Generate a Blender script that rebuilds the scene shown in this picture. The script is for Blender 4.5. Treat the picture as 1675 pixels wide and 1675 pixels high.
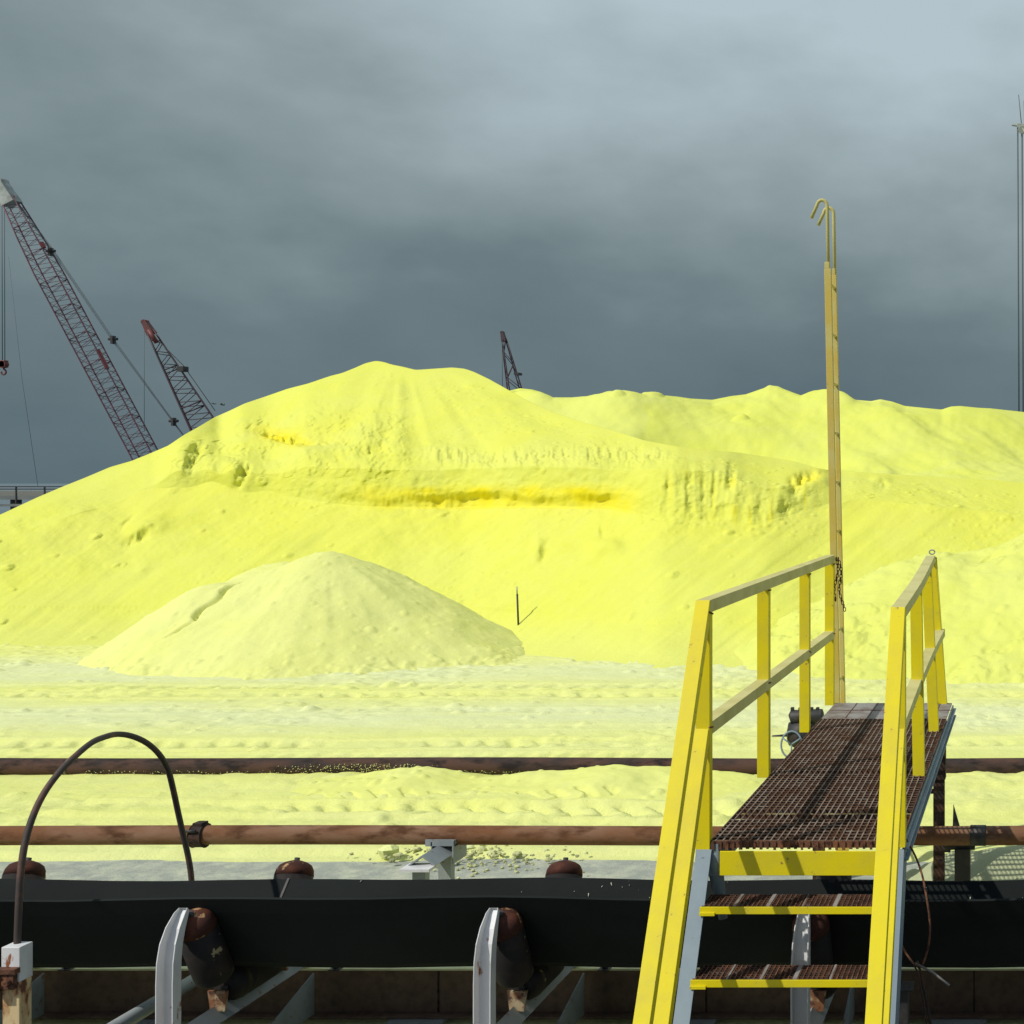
import bpy, math, random
import numpy as np
from mathutils import Vector
R = math.radians
random.seed(7)
scene = bpy.context.scene
for o in list(bpy.data.objects): bpy.data.objects.remove(o)
COL = scene.collection

# ------------------------------------------------------------ camera, sky, sun, exposure
HC, F, VX, VY = 2.9, 2200.0, 1690.0, 790.0      # eye height (m); measured on the 1675 px photo
cam = bpy.data.cameras.new('camera'); camo = bpy.data.objects.new('camera', cam); COL.objects.link(camo)
camo.location = (0, 0, HC); camo.rotation_euler = (R(90), 0, 0)
cam.sensor_width = 36; cam.lens = 36 * F / 1675
cam.shift_x = 0.5 - VX / 1675; cam.shift_y = -(0.5 - VY / 1675)
cam.clip_start = 0.1; cam.clip_end = 9000
scene.camera = camo
SUN = Vector((-0.52, -0.44, 0.73)).normalized()
sl = bpy.data.lights.new('sun', 'SUN'); so = bpy.data.objects.new('sun', sl); COL.objects.link(so)
sl.energy = 3.45; sl.angle = R(0.6); sl.color = (1.0, 0.965, 0.90)
so.rotation_euler = SUN.to_track_quat('Z', 'Y').to_euler(); so.location = (-20, -15, 30)
scene.view_settings.view_transform = 'Standard'; scene.view_settings.look = 'None'
scene.view_settings.exposure = 0.0; scene.view_settings.gamma = 1.0
scene.cycles.diffuse_bounces = 8; scene.cycles.max_bounces = 12
scene.render.resolution_x = scene.render.resolution_y = 1024

w = bpy.data.worlds.new('World'); scene.world = w; w.use_nodes = True
nt = w.node_tree; nt.nodes.clear()
def N(t, typ, **k):
    n = t.nodes.new(typ)
    for a, b in k.items(): setattr(n, a, b)
    return n
L = nt.links.new
out = N(nt, 'ShaderNodeOutputWorld'); bg = N(nt, 'ShaderNodeBackground'); L(bg.outputs[0], out.inputs[0])
tc = N(nt, 'ShaderNodeTexCoord')
sep = N(nt, 'ShaderNodeSeparateXYZ'); L(tc.outputs['Generated'], sep.inputs[0])
sky = N(nt, 'ShaderNodeTexSky', sky_type='NISHITA'); sky.sun_disc = False
sky.sun_elevation = math.asin(SUN.z); sky.sun_rotation = math.atan2(SUN.x, SUN.y)
skm = N(nt, 'ShaderNodeVectorMath', operation='SCALE'); L(sky.outputs[0], skm.inputs[0]); skm.inputs[3].default_value = 0.095
def mth(t, op, a, b=None, c=None, clamp=False):
    n = N(t, 'ShaderNodeMath', operation=op); n.use_clamp = clamp
    for i, v in enumerate((a, b, c)):
        if v is None: continue
        if isinstance(v, (int, float)): n.inputs[i].default_value = v
        else: t.links.new(v, n.inputs[i])
    return n.outputs[0]
def ramp(t, fac, stops, interp='LINEAR'):
    n = N(t, 'ShaderNodeValToRGB'); n.color_ramp.interpolation = interp
    e = n.color_ramp.elements
    while len(e) < len(stops): e.new(0.5)
    for i, (p, c) in enumerate(stops):
        e[i].position = p; e[i].color = (c[0], c[1], c[2], 1) if not isinstance(c, (int, float)) else (c, c, c, 1)
    t.links.new(fac, n.inputs[0]); return n.outputs[0]
def mix(t, fac, a, b, mode='MIX'):
    n = N(t, 'ShaderNodeMix', data_type='RGBA', blend_type=mode)
    for s, v in ((n.inputs[0], fac), (n.inputs[6], a), (n.inputs[7], b)):
        if isinstance(v, (int, float)): s.default_value = v
        elif isinstance(v, tuple): s.default_value = (*v[:3], 1)
        else: t.links.new(v, s)
    return n.outputs[2]
# cloud deck: flattened noise over direction
mp = N(nt, 'ShaderNodeMapping'); L(tc.outputs['Generated'], mp.inputs[0]); mp.inputs['Scale'].default_value = (1.7, 1.7, 3.4); mp.inputs['Rotation'].default_value = (0, 0.10, 0)
mp.inputs['Location'].default_value = (0.35, 0, 0.2)
n1 = N(nt, 'ShaderNodeTexNoise'); L(mp.outputs[0], n1.inputs[0]); n1.inputs['Scale'].default_value = 1.5; n1.inputs['Detail'].default_value = 5; n1.inputs['Roughness'].default_value = 0.48; n1.inputs['Distortion'].default_value = 0.25
n2 = N(nt, 'ShaderNodeTexNoise'); L(mp.outputs[0], n2.inputs[0]); n2.inputs['Scale'].default_value = 4.2; n2.inputs['Detail'].default_value = 6; n2.inputs['Roughness'].default_value = 0.5
el = mth(nt, 'MULTIPLY', sep.outputs[2], 2.35)                     # 0..~0.8 over the photographed sky
right = mth(nt, 'MULTIPLY', mth(nt, 'ADD', sep.outputs[0], 0.42), 0.85)
rr = mth(nt, 'MULTIPLY', right, el)
f = mth(nt, 'ADD', el, mth(nt, 'MULTIPLY', mth(nt, 'SUBTRACT', n1.outputs[0], 0.5), 0.72))
f = mth(nt, 'ADD', f, mth(nt, 'MULTIPLY', mth(nt, 'SUBTRACT', n2.outputs[0], 0.5), 0.58))
f = mth(nt, 'ADD', f, rr, clamp=True)
cl = ramp(nt, f, [(0.0, (0.112, 0.160, 0.184)), (0.28, (0.148, 0.205, 0.225)), (0.60, (0.262, 0.332, 0.352)), (1.0, (0.45, 0.55, 0.60))])
back = mth(nt, 'MULTIPLY', mth(nt, 'SUBTRACT', 0.1, sep.outputs[1]), 1.6, clamp=True)
L(mix(nt, back, cl, skm.outputs[0]), bg.inputs[0]); bg.inputs[1].default_value = 1.0

# ------------------------------------------------------------ helpers
def P(x, y, Y): return Vector(((x - VX) / F * Y, Y, HC - (y - VY) / F * Y))
def XX(x, Y): return (x - VX) / F * Y
def ZZ(y, Y): return HC - (y - VY) / F * Y

def curve(pts, n=10):
    pts = [Vector(p) for p in pts]; o = []
    for i in range(len(pts)-1):
        p0 = pts[max(i-1,0)]; p1 = pts[i]; p2 = pts[i+1]; p3 = pts[min(i+2, len(pts)-1)]
        for j in range(n):
            t = j/n; o.append(0.5*((2*p1)+(p2-p0)*t+(2*p0-5*p1+4*p2-p3)*t*t+(3*p1-p0-3*p2+p3)*t**3))
    return o + [pts[-1]]

class MB:
    def __init__(s): s.v = []; s.f = []; s.sm = []
    def add(s, vs, fs, smooth=False):
        b = len(s.v); s.v += [tuple(v) for v in vs]
        for f_ in fs: s.f.append(tuple(i + b for i in f_)); s.sm.append(smooth)
        return s
    def box(s, x0, x1, y0, y1, z0, z1):
        v = [(x, y, z) for z in (z0, z1) for y in (y0, y1) for x in (x0, x1)]
        return s.add(v, [(0,2,3,1),(4,5,7,6),(0,1,5,4),(2,6,7,3),(0,4,6,2),(1,3,7,5)])
    def frames(s, path):
        path = [Vector(p) for p in path]; T = []
        for i in range(len(path)):
            a = path[max(i-1, 0)]; b = path[min(i+1, len(path)-1)]; T.append((b - a).normalized())
        return path, T
    def sweep(s, path, prof, A=(1,0,0), closed=True, smooth=False):
        """profile (a,b): a along A, b along tangent x A"""
        path, T = s.frames(path); A = Vector(A); n = len(prof); vs = []
        for i, (p, t) in enumerate(zip(path, T)):
            a = (A - t * A.dot(t)).normalized(); b = t.cross(a).normalized()
            m = 1.0
            if 0 < i < len(path) - 1:
                t0 = (path[i] - path[i-1]).normalized(); m = 1 / max(0.5, t0.dot(t))
            vs += [p + a * q[0] + b * q[1] * m for q in prof]
        fs = []
        for i in range(len(path) - 1):
            for j in range(n if closed else n - 1):
                k = (j + 1) % n; fs.append((i*n+j, i*n+k, (i+1)*n+k, (i+1)*n+j))
        s.add(vs, fs, smooth)
        if closed:
            b0 = len(s.v) - len(vs)
            s.f.append(tuple(b0 + j for j in reversed(range(n)))); s.sm.append(False)
            s.f.append(tuple(b0 + (len(path)-1)*n + j for j in range(n))); s.sm.append(False)
        return s
    def tube(s, path, r, n=10, smooth=True):
        path, T = s.frames(path)
        rs = r if isinstance(r, (list, tuple)) else [r] * len(path)
        ref = Vector((0, 0, 1)) if abs(T[0].z) < 0.9 else Vector((1, 0, 0)); vs = []
        a = (ref - T[0] * ref.dot(T[0])).normalized()
        for p, t, q in zip(path, T, rs):
            a = (a - t * a.dot(t)).normalized(); b = t.cross(a)
            vs += [p + (a * math.cos(2*math.pi*j/n) + b * math.sin(2*math.pi*j/n)) * q for j in range(n)]
        fs = [(i*n+j, i*n+(j+1) % n, (i+1)*n+(j+1) % n, (i+1)*n+j) for i in range(len(path)-1) for j in range(n)]
        s.add(vs, fs, smooth); b0 = len(s.v) - len(vs)
        s.f.append(tuple(b0 + j for j in reversed(range(n)))); s.sm.append(False)
        s.f.append(tuple(b0 + (len(path)-1)*n + j for j in range(n))); s.sm.append(False)
        return s
    def build(s, name, m, parent=None, bevel=0):
        me = bpy.data.meshes.new(name); me.from_pydata(s.v, [], s.f); me.update()
        me.polygons.foreach_set('use_smooth', s.sm)
        me.materials.append(m)
        o = bpy.data.objects.new(name, me); COL.objects.link(o)
        if parent:
            o.parent = parent
            r = parent
            off = Vector((0, 0, 0))
            while r: off += r.location; r = r.parent
            me.transform(__import__('mathutils').Matrix.Translation(-off))
        if bevel:
            b = o.modifiers.new('bevel', 'BEVEL'); b.width = bevel; b.segments = 2; b.limit_method = 'ANGLE'; b.angle_limit = R(40)
        return o
def empty(name, loc, label, cat, group=None):
    o = bpy.data.objects.new(name, None); COL.objects.link(o); o.location = loc; o.empty_display_size = 0.2
    o['label'] = label; o['category'] = cat
    if group: o['group'] = group
    return o
def tag(o, label=None, cat=None, group=None, kind=None):
    if label: o['label'] = label
    if cat: o['category'] = cat
    if group: o['group'] = group
    if kind: o['kind'] = kind
    return o
def Lp(a, b, t):           # angle iron: leg a along +A, leg b along +B
    return [(0,0),(a,0),(a,t),(t,t),(t,b),(0,b)]
def grid_mesh(name, V, m, attrs=None, parent=None):
    """V: (rows, cols, 3) array"""
    r, c, _ = V.shape
    me = bpy.data.meshes.new(name)
    me.vertices.add(r*c); me.vertices.foreach_set('co', V.reshape(-1).astype(np.float32))
    i = np.arange(r*c).reshape(r, c)
    q = np.stack([i[:-1,:-1], i[:-1,1:], i[1:,1:], i[1:,:-1]], -1).reshape(-1)
    nf = (r-1)*(c-1)
    me.loops.add(nf*4); me.loops.foreach_set('vertex_index', q.astype(np.int32))
    me.polygons.add(nf); me.polygons.foreach_set('loop_start', np.arange(0, nf*4, 4, dtype=np.int32)); me.polygons.foreach_set('loop_total', np.full(nf, 4, np.int32))
    me.update(calc_edges=True); me.polygons.foreach_set('use_smooth', np.ones(nf, bool))
    for k, a in (attrs or {}).items():
        at = me.attributes.new(k, 'FLOAT', 'POINT'); at.data.foreach_set('value', a.reshape(-1).astype(np.float32))
    me.materials.append(m)
    o = bpy.data.objects.new(name, me); COL.objects.link(o)
    return o
_rng = np.random.default_rng(5); _T = _rng.random((256, 256)).astype(np.float32) * 2 - 1
def vn(x, y, s=0):
    x = np.asarray(x, dtype=np.float64) + 31.7*s; y = np.asarray(y, dtype=np.float64) + 17.3*s
    xi = np.floor(x).astype(int); yi = np.floor(y).astype(int); fx = x - xi; fy = y - yi
    fx = fx*fx*fx*(fx*(fx*6-15)+10); fy = fy*fy*fy*(fy*(fy*6-15)+10)
    a = _T[xi & 255, yi & 255]; b = _T[(xi+1) & 255, yi & 255]; c = _T[xi & 255, (yi+1) & 255]; d = _T[(xi+1) & 255, (yi+1) & 255]
    return (a*(1-fx)+b*fx)*(1-fy) + (c*(1-fx)+d*fx)*fy
def fbm(x, y, o=4, s=0, g=0.5):
    r = 0; a = 1; t = 0
    for i in range(o): r = r + a*vn(x*2**i, y*2**i, s+i*3); t += a; a *= g
    return r / t
def sstep(a, b, x): t = np.clip((x-a)/(b-a), 0, 1); return t*t*(3-2*t)
def blobs(X, Yc, cell, dens, s=0):
    """sparse rounded stones: one jittered dome in some cells"""
    r = np.zeros_like(X, dtype=np.float64); gx = np.floor(X/cell).astype(int); gy = np.floor(Yc/cell).astype(int)
    for dx in (-1, 0, 1):
        for dy in (-1, 0, 1):
            cx = gx+dx; cy = gy+dy
            a = _T[(cx*7+s) & 255, (cy*13+s*3) & 255]; b = _T[(cx*11+s*5) & 255, (cy*5+s) & 255]; c = _T[(cx*3+s*9) & 255, (cy*17+s*7) & 255]
            px = (cx+0.5+0.4*a)*cell; py = (cy+0.5+0.4*b)*cell; rad = cell*(0.15+0.25*(c*0.5+0.5)**2)
            on = (_T[(cx*19+s) & 255, (cy*23+s) & 255]*0.5+0.5) < dens
            d = ((X-px)**2 + (Yc-py)**2)/rad**2
            r = np.maximum(r, np.where(on & (d < 1), np.sqrt(np.clip(1-d, 0, 1))*rad, 0))
    return r

# ------------------------------------------------------------ materials
def mat(name, base, rough=0.7, var=None, vscale=6, vlo=0.4, vhi=0.65, var2=None, v2scale=25, v2lo=0.58, v2hi=0.66, bump=0.0, bscale=60, stretch=(1,1,1), metal=0.0, spec=0.5):
    m = bpy.data.materials.new(name); m.use_nodes = True; t = m.node_tree; b = t.nodes['Principled BSDF']
    g = N(t, 'ShaderNodeNewGeometry'); mpn = N(t, 'ShaderNodeMapping'); t.links.new(g.outputs['Position'], mpn.inputs[0]); mpn.inputs['Scale'].default_value = stretch
    def noise(sc, d=6, r=0.6):
        n = N(t, 'ShaderNodeTexNoise'); t.links.new(mpn.outputs[0], n.inputs[0]); n.inputs['Scale'].default_value = sc; n.inputs['Detail'].default_value = d; n.inputs['Roughness'].default_value = r; return n.outputs[0]
    c = base
    if var: c = mix(t, ramp(t, noise(vscale), [(vlo, 0.0), (vhi, 1.0)]), c, var)
    if var2: c = mix(t, ramp(t, noise(v2scale), [(v2lo, 0.0), (v2hi, 1.0)]), c, var2)
    if isinstance(c, tuple): b.inputs['Base Color'].default_value = (*c, 1)
    else: t.links.new(c, b.inputs['Base Color'])
    if rough >= 0.75: spec = 0.15
    b.inputs['Roughness'].default_value = rough; b.inputs['Metallic'].default_value = metal; b.inputs['Specular IOR Level'].default_value = spec
    if bump:
        bn = N(t, 'ShaderNodeBump'); bn.inputs['Strength'].default_value = 0.6; bn.inputs['Distance'].default_value = bump
        t.links.new(noise(bscale, 4), bn.inputs['Height']); t.links.new(bn.outputs[0], b.inputs['Normal'])
    return m
YEL = mat('yellow_paint', (0.71, 0.59, 0.004), 0.55, (0.60, 0.50, 0.03), 6, 0.42, 0.75, (0.30, 0.18, 0.05), 24, 0.66, 0.705, 0.0008, 90, spec=0.3)
YRAIL = mat('dusty_yellow_paint', (0.56, 0.51, 0.20), 0.65, (0.46, 0.41, 0.13), 5, 0.4, 0.65, (0.22, 0.17, 0.09), 30, 0.68, 0.73, 0.0006, 150)
YPOLE = mat('faded_yellow_paint', (0.56, 0.42, 0.07), 0.55, (0.56, 0.48, 0.15), 4, 0.45, 0.65, (0.25, 0.17, 0.06), 30, 0.66, 0.72, 0.0006, 150)
BLUE = mat('grey_blue_paint', (0.165, 0.22, 0.25), 0.6, (0.22, 0.28, 0.30), 4, 0.4, 0.7, (0.12, 0.07, 0.04), 30, 0.68, 0.73, 0.0005, 120)
GREY = mat('grey_steel_paint', (0.27, 0.30, 0.30), 0.55, (0.20, 0.22, 0.22), 5, 0.4, 0.7, (0.20, 0.09, 0.04), 22, 0.62, 0.68, 0.0006, 120)
WHITE = mat('white_paint_with_rust', (0.64, 0.64, 0.63), 0.5, (0.50, 0.50, 0.48), 5, 0.45, 0.7, (0.26, 0.09, 0.035), 11, 0.615, 0.66, 0.0006, 150, stretch=(1,1,0.45))
CREAMR = mat('cream_paint_with_rust', (0.60, 0.46, 0.24), 0.6, (0.34, 0.14, 0.04), 9, 0.50, 0.60, (0.12, 0.04, 0.02), 18, 0.55, 0.62, 0.001, 90, stretch=(1,1,0.4))
CREAMD = mat('dull_cream_with_rust', (0.42, 0.33, 0.19), 0.7, (0.22, 0.09, 0.035), 14, 0.44, 0.56, (0.07, 0.03, 0.02), 25, 0.52, 0.6)
RUST = mat('brown_rust', (0.115, 0.055, 0.035), 0.85, (0.21, 0.09, 0.045), 14, 0.42, 0.62, (0.045, 0.025, 0.018), 35, 0.5, 0.62, 0.002, 90)
GRATE = mat('rusty_grating_steel', (0.055, 0.032, 0.022), 0.9, (0.12, 0.062, 0.038), 9, 0.42, 0.62, (0.12, 0.10, 0.085), 16, 0.56, 0.64, 0.0006, 120)
ROD = mat('worn_grating_rod', (0.25, 0.20, 0.16), 0.75, (0.12, 0.065, 0.04), 9, 0.42, 0.62)
RODB = mat('worn_bar_tops', (0.17, 0.11, 0.075), 0.8, (0.10, 0.05, 0.03), 9, 0.40, 0.58, (0.28, 0.24, 0.19), 14, 0.58, 0.66)
RCAP = mat('red_roller_rust', (0.055, 0.022, 0.016), 0.8, (0.105, 0.036, 0.02), 9, 0.45, 0.6, (0.40, 0.25, 0.12), 11, 0.62, 0.66, 0.0008, 120)
WEBR = mat('brown_stringer_rust', (0.15, 0.10, 0.07), 0.85, (0.20, 0.13, 0.09), 3, 0.35, 0.7, (0.10, 0.07, 0.052), 18, 0.45, 0.75, 0.001, 90)
FLG = mat('sulphur_dusted_flange', (0.78, 0.78, 0.46), 0.9, (0.66, 0.64, 0.40), 7, 0.45, 0.65)
DRUST = mat('dark_rust', (0.045, 0.032, 0.027), 0.85, (0.09, 0.045, 0.028), 6, 0.42, 0.62, (0.02, 0.016, 0.014), 25, 0.5, 0.62, 0.001, 90)
SHELL = mat('worn_black_roller', (0.014, 0.012, 0.011), 0.7, (0.035, 0.022, 0.017), 8, 0.5, 0.65, (0.35, 0.28, 0.14), 9, 0.66, 0.69, spec=0.3)
BLACK = mat('dark_iron', (0.022, 0.022, 0.021), 0.6, (0.05, 0.04, 0.03), 14, 0.5, 0.65)
BELT = mat('black_rubber', (0.0075, 0.0100, 0.0093), 0.8, (0.012, 0.015, 0.014), 1.5, 0.4, 0.6, (0.035, 0.038, 0.03), 75, 0.70, 0.76, 0.0008, 140, stretch=(0.6,1,1), spec=0.22)
PLATE = mat('worn_steel_plate', (0.25, 0.235, 0.215), 0.6, (0.15, 0.12, 0.10), 6, 0.42, 0.62, (0.15, 0.07, 0.04), 18, 0.6, 0.66, 0.0008, 90)
def pipe_mat(name, top, mid, dusty, zc, r, dustcol, dlo, dhi, xs):
    """rust with sulphur dust caked low on the flank in places along X"""
    m = mat(name, top, 0.85, mid, 5, 0.40, 0.62, tuple(c_*0.5 for c_ in top), 11, 0.50, 0.66, bump=0.0025, bscale=60, stretch=(0.4,1,1)); t = m.node_tree; b = t.nodes['Principled BSDF']
    src = b.inputs['Base Color'].links[0].from_socket
    g = N(t, 'ShaderNodeNewGeometry'); s = N(t, 'ShaderNodeSeparateXYZ'); t.links.new(g.outputs['Position'], s.inputs[0])
    n = N(t, 'ShaderNodeTexNoise'); t.links.new(g.outputs['Position'], n.inputs[0]); n.inputs['Scale'].default_value = 14; n.inputs['Detail'].default_value = 6; n.inputs['Roughness'].default_value = 0.75
    nx = N(t, 'ShaderNodeTexNoise'); nx.noise_dimensions = '1D'; t.links.new(s.outputs[0], nx.inputs['W']); nx.inputs['Scale'].default_value = 0.5; nx.inputs['Detail'].default_value = 3
    h = mth(t, 'MULTIPLY', mth(t, 'SUBTRACT', zc + r*dlo, s.outputs[2]), 1.0 / r)
    h = mth(t, 'ADD', h, mth(t, 'MULTIPLY', mth(t, 'SUBTRACT', n.outputs[0], 0.5), 2.4))
    h = mth(t, 'ADD', h, mth(t, 'MULTIPLY', mth(t, 'SUBTRACT', nx.outputs[0], 0.5), dhi))
    c = mix(t, ramp(t, h, [(0.45, 0.0), (0.62, 1.0)]), src, dustcol)
    t.links.new(c, b.inputs['Base Color']); return m

def sulphur(name, col, pale, bounce_gold=(0.76, 0.66, 0.02), bump=0.022, bs=15, grains=True):
    m = bpy.data.materials.new(name); m.use_nodes = True; t = m.node_tree; b = t.nodes['Principled BSDF']
    g = N(t, 'ShaderNodeNewGeometry')
    def noise(sc, d=6, r=0.6):
        n = N(t, 'ShaderNodeTexNoise'); t.links.new(g.outputs['Position'], n.inputs[0]); n.inputs['Scale'].default_value = sc; n.inputs['Detail'].default_value = d; n.inputs['Roughness'].default_value = r; return n.outputs[0]
    at = N(t, 'ShaderNodeAttribute'); at.attribute_name = 'bounce_gold'  # weight of the painted golden bounce light
    pa = N(t, 'ShaderNodeAttribute'); pa.attribute_name = 'pale'
    c = mix(t, ramp(t, noise(0.55), [(0.38, 0.0), (0.68, 0.55)]), col, pale)
    c = mix(t, ramp(t, noise(3.5), [(0.50, 0.0), (0.75, 0.35)]), c, pale)
    c = mix(t, pa.outputs['Fac'], c, pale)
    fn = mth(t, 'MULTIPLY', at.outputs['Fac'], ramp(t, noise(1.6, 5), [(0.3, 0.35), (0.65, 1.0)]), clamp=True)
    c = mix(t, fn, c, bounce_gold)
    if grains: c = mix(t, ramp(t, noise(26, 3, 0.5), [(0.70, 0.0), (0.78, 0.35)]), c, (0.47, 0.46, 0.15))
    t.links.new(c, b.inputs['Base Color']); b.inputs['Roughness'].default_value = 0.95; b.inputs['Specular IOR Level'].default_value = 0.15
    bn = N(t, 'ShaderNodeBump'); bn.inputs['Strength'].default_value = 0.5; bn.inputs['Distance'].default_value = bump
    t.links.new(noise(bs, 10, 0.72), bn.inputs['Height']); t.links.new(bn.outputs[0], b.inputs['Normal'])
    return m
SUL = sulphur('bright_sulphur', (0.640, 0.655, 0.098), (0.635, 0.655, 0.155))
SULFAR = sulphur('sulphur_far', (0.63, 0.66, 0.110), (0.63, 0.66, 0.17))
SULP = sulphur('dusty_sulphur', (0.675, 0.69, 0.195), (0.67, 0.685, 0.26))
SULR = sulphur('rough_pale_sulphur', (0.625, 0.655, 0.115), (0.62, 0.65, 0.18), bump=0.03, bs=7)
SULB = sulphur('trodden_sulphur', (0.67, 0.69, 0.14), (0.65, 0.67, 0.25), bump=0.012, bs=18)
SULG = sulphur('greyish_sulphur', (0.33, 0.36, 0.19), (0.46, 0.48, 0.30), bump=0.02, bs=16)

# ------------------------------------------------------------ ground
def ground_mat():
    m = bpy.data.materials.new('sulphur_dusted_ground'); m.use_nodes = True; t = m.node_tree; b = t.nodes['Principled BSDF']
    g = N(t, 'ShaderNodeNewGeometry'); mpn = N(t, 'ShaderNodeMapping'); t.links.new(g.outputs['Position'], mpn.inputs[0]); mpn.inputs['Scale'].default_value = (0.22, 1, 1)
    def noise(sc, d=6, r=0.6, st=True):
        n = N(t, 'ShaderNodeTexNoise'); t.links.new(mpn.outputs[0] if st else g.outputs['Position'], n.inputs[0]); n.inputs['Scale'].default_value = sc; n.inputs['Detail'].default_value = d; n.inputs['Roughness'].default_value = r; return n.outputs[0]
    s = N(t, 'ShaderNodeSeparateXYZ'); t.links.new(g.outputs['Position'], s.inputs[0])
    yy = mth(t, 'ADD', s.outputs[1], mth(t, 'MULTIPLY', mth(t, 'SUBTRACT', noise(0.5, 4), 0.5), 2.2))
    yn = mth(t, 'MULTIPLY', mth(t, 'SUBTRACT', yy, 9.0), 1/16.0)     # 9 m .. 25 m
    def at(y): return (y-9)/16
    band = ramp(t, yn, [(0.0, 0.5), (at(10.8), 0.35), (at(11.6), 0.15), (at(13.6), 0.18), (at(15.2), 0.30), (at(16.2), 0.95), (at(17.0), 0.85), (at(17.8), 0.15), (at(18.8), 0.15), (at(19.8), 0.85), (at(20.8), 0.9), (at(22.4), 0.1)])
    pat = mth(t, 'ADD', band, mth(t, 'MULTIPLY', mth(t, 'SUBTRACT', noise(1.7, 7, 0.65), 0.5), 0.9), clamp=True)
    c = mix(t, pat, (0.68, 0.70, 0.20), (0.66, 0.69, 0.36))
    c = mix(t, ramp(t, noise(2.4, 8, 0.7, False), [(0.5, 0.0), (0.72, 0.5)]), c, (0.58, 0.585, 0.24))
    # grey concrete apron under and beside the conveyor, sulphur creeping over its edge
    ed = mth(t, 'SUBTRACT', 10.42, s.outputs[1]); ed = mth(t, 'ADD', ed, mth(t, 'MULTIPLY', mth(t, 'SUBTRACT', noise(1.4, 6, 0.6), 0.5), 0.55))
    con = mix(t, ramp(t, noise(5, 7, 0.65, False), [(0.42, 0.0), (0.66, 1.0)]), (0.30, 0.32, 0.27), (0.46, 0.475, 0.35))
    c = mix(t, ramp(t, mth(t, 'MULTIPLY', ed, 6.0), [(0.45, 0.0), (0.55, 1.0)]), c, con)
    c = mix(t, ramp(t, mth(t, 'SUBTRACT', 8.9, s.outputs[1]), [(0.0, 0.0), (0.4, 0.9)]), c, (0.66, 0.68, 0.33))
    dk = mth(t, 'SUBTRACT', 6.9, mth(t, 'ADD', s.outputs[1], mth(t, 'MULTIPLY', noise(2.0, 6), 0.6)))  # ground before the conveyor painted dark as vehicle shade, cutting bounce under the belt
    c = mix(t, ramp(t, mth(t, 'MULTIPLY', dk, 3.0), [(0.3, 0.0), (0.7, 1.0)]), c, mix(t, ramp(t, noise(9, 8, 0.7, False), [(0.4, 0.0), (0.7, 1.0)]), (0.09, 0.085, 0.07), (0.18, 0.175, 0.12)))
    t.links.new(c, b.inputs['Base Color']); b.inputs['Roughness'].default_value = 0.95; b.inputs['Specular IOR Level'].default_value = 0.15
    bn = N(t, 'ShaderNodeBump'); bn.inputs['Strength'].default_value = 0.75; bn.inputs['Distance'].default_value = 0.022
    t.links.new(noise(13, 9, 0.7, False), bn.inputs['Height']); t.links.new(bn.outputs[0], b.inputs['Normal'])
    return m
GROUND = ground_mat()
# one sheet: fine in the yard, growing coarse towards the horizon
xs = np.concatenate([[-4000, -1200, -400, -150, -70, -40, -28], np.arange(-22, 4, 0.034), [8, 14, 25, 60, 150, 400, 1500]])
ys = np.concatenate([[-40, -10, 0, 3, 5, 7, 8], np.arange(9, 23.5, 0.034), [26, 32, 45, 58, 62]])
GX, GY = np.meshgrid(xs, ys)
def ground_h(X, Y):
    h = 0.030*fbm(X*0.5, Y*1.2, 4, 1) + 0.012*fbm(X*3, Y*4, 3, 4)
    rgh = np.clip(fbm(X*0.35, Y*0.9, 3, 2)*3+0.35, 0, 1)
    h += rgh*(0.030*np.clip(fbm(X*4.5, Y*4.5, 4, 6)*1.5, -0.2, 0.6)) + 0.012*rgh*fbm(X*10, Y*10, 2, 7)
    h += 0.45*blobs(X, Y, 0.20, 0.10, 3)*sstep(10.6, 11.0, Y) + 0.45*blobs(X, Y, 0.30, 0.16, 5)*sstep(16.5, 17, Y)*(fbm(X*.3, Y*.4, 2, 8) > 0.0)
    def tyre(yc, wd, amp, pitch, sl, s, x0=-40, x1=40):
        yy = yc + 0.10*vn(X*0.12, 0*X, s) + 0.04*X*0.1
        d = (Y-yy)/wd; m = np.clip(1-np.abs(d)**4, 0, 1)*(np.abs(d) < 1)*((X > x0) & (X < x1))*sstep(-0.5, 0.1, fbm(X*.7, Y*.5, 2, s+2))
        ph = np.mod((X + sl*np.abs(d)*wd + 0.05*vn(X*2, Y*2, s))/pitch, 1)
        amp = amp*1.25
        return -amp*m*(0.25 + (ph < 0.42)) + amp*0.7*np.exp(-((np.abs(d)-1.15)/0.18)**2)*((X > x0) & (X < x1))
    h += tyre(14.75, 0.26, 0.030, 0.30, 0.5, 11) + tyre(14.1, 0.18, 0.02, 0.26, -0.4, 12, -40, -4) + tyre(11.75, 0.24, 0.045, 0.27, 0.8, 13, -8.5, -2.6)
    h += tyre(15.9, 0.14, 0.012, 0.3, 0.5, 14, -6.5, 2) + tyre(18.1, 0.24, 0.025, 0.34, 0.5, 15) + tyre(18.8, 0.24, 0.02, 0.34, -0.5, 16) + tyre(16.9, 0.2, 0.010, 0.3, 0.6, 17)
    edge = 10.42 + 0.12*fbm(X*0.9, 0*X, 3, 21)
    h = h*sstep(edge-0.1, edge+0.15, Y) + 0.045*sstep(edge-0.02, edge+0.06, Y)
    return h
inside = (GX > -23) & (GX < 5) & (GY > 8.9) & (GY < 24)
GZ = np.where(inside, ground_h(GX, GY), 0.0)
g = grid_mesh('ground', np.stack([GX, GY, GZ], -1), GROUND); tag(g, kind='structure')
WATER = mat('harbour_water', (0.10, 0.14, 0.16), 0.25, (0.13, 0.17, 0.19), 0.05)
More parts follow.
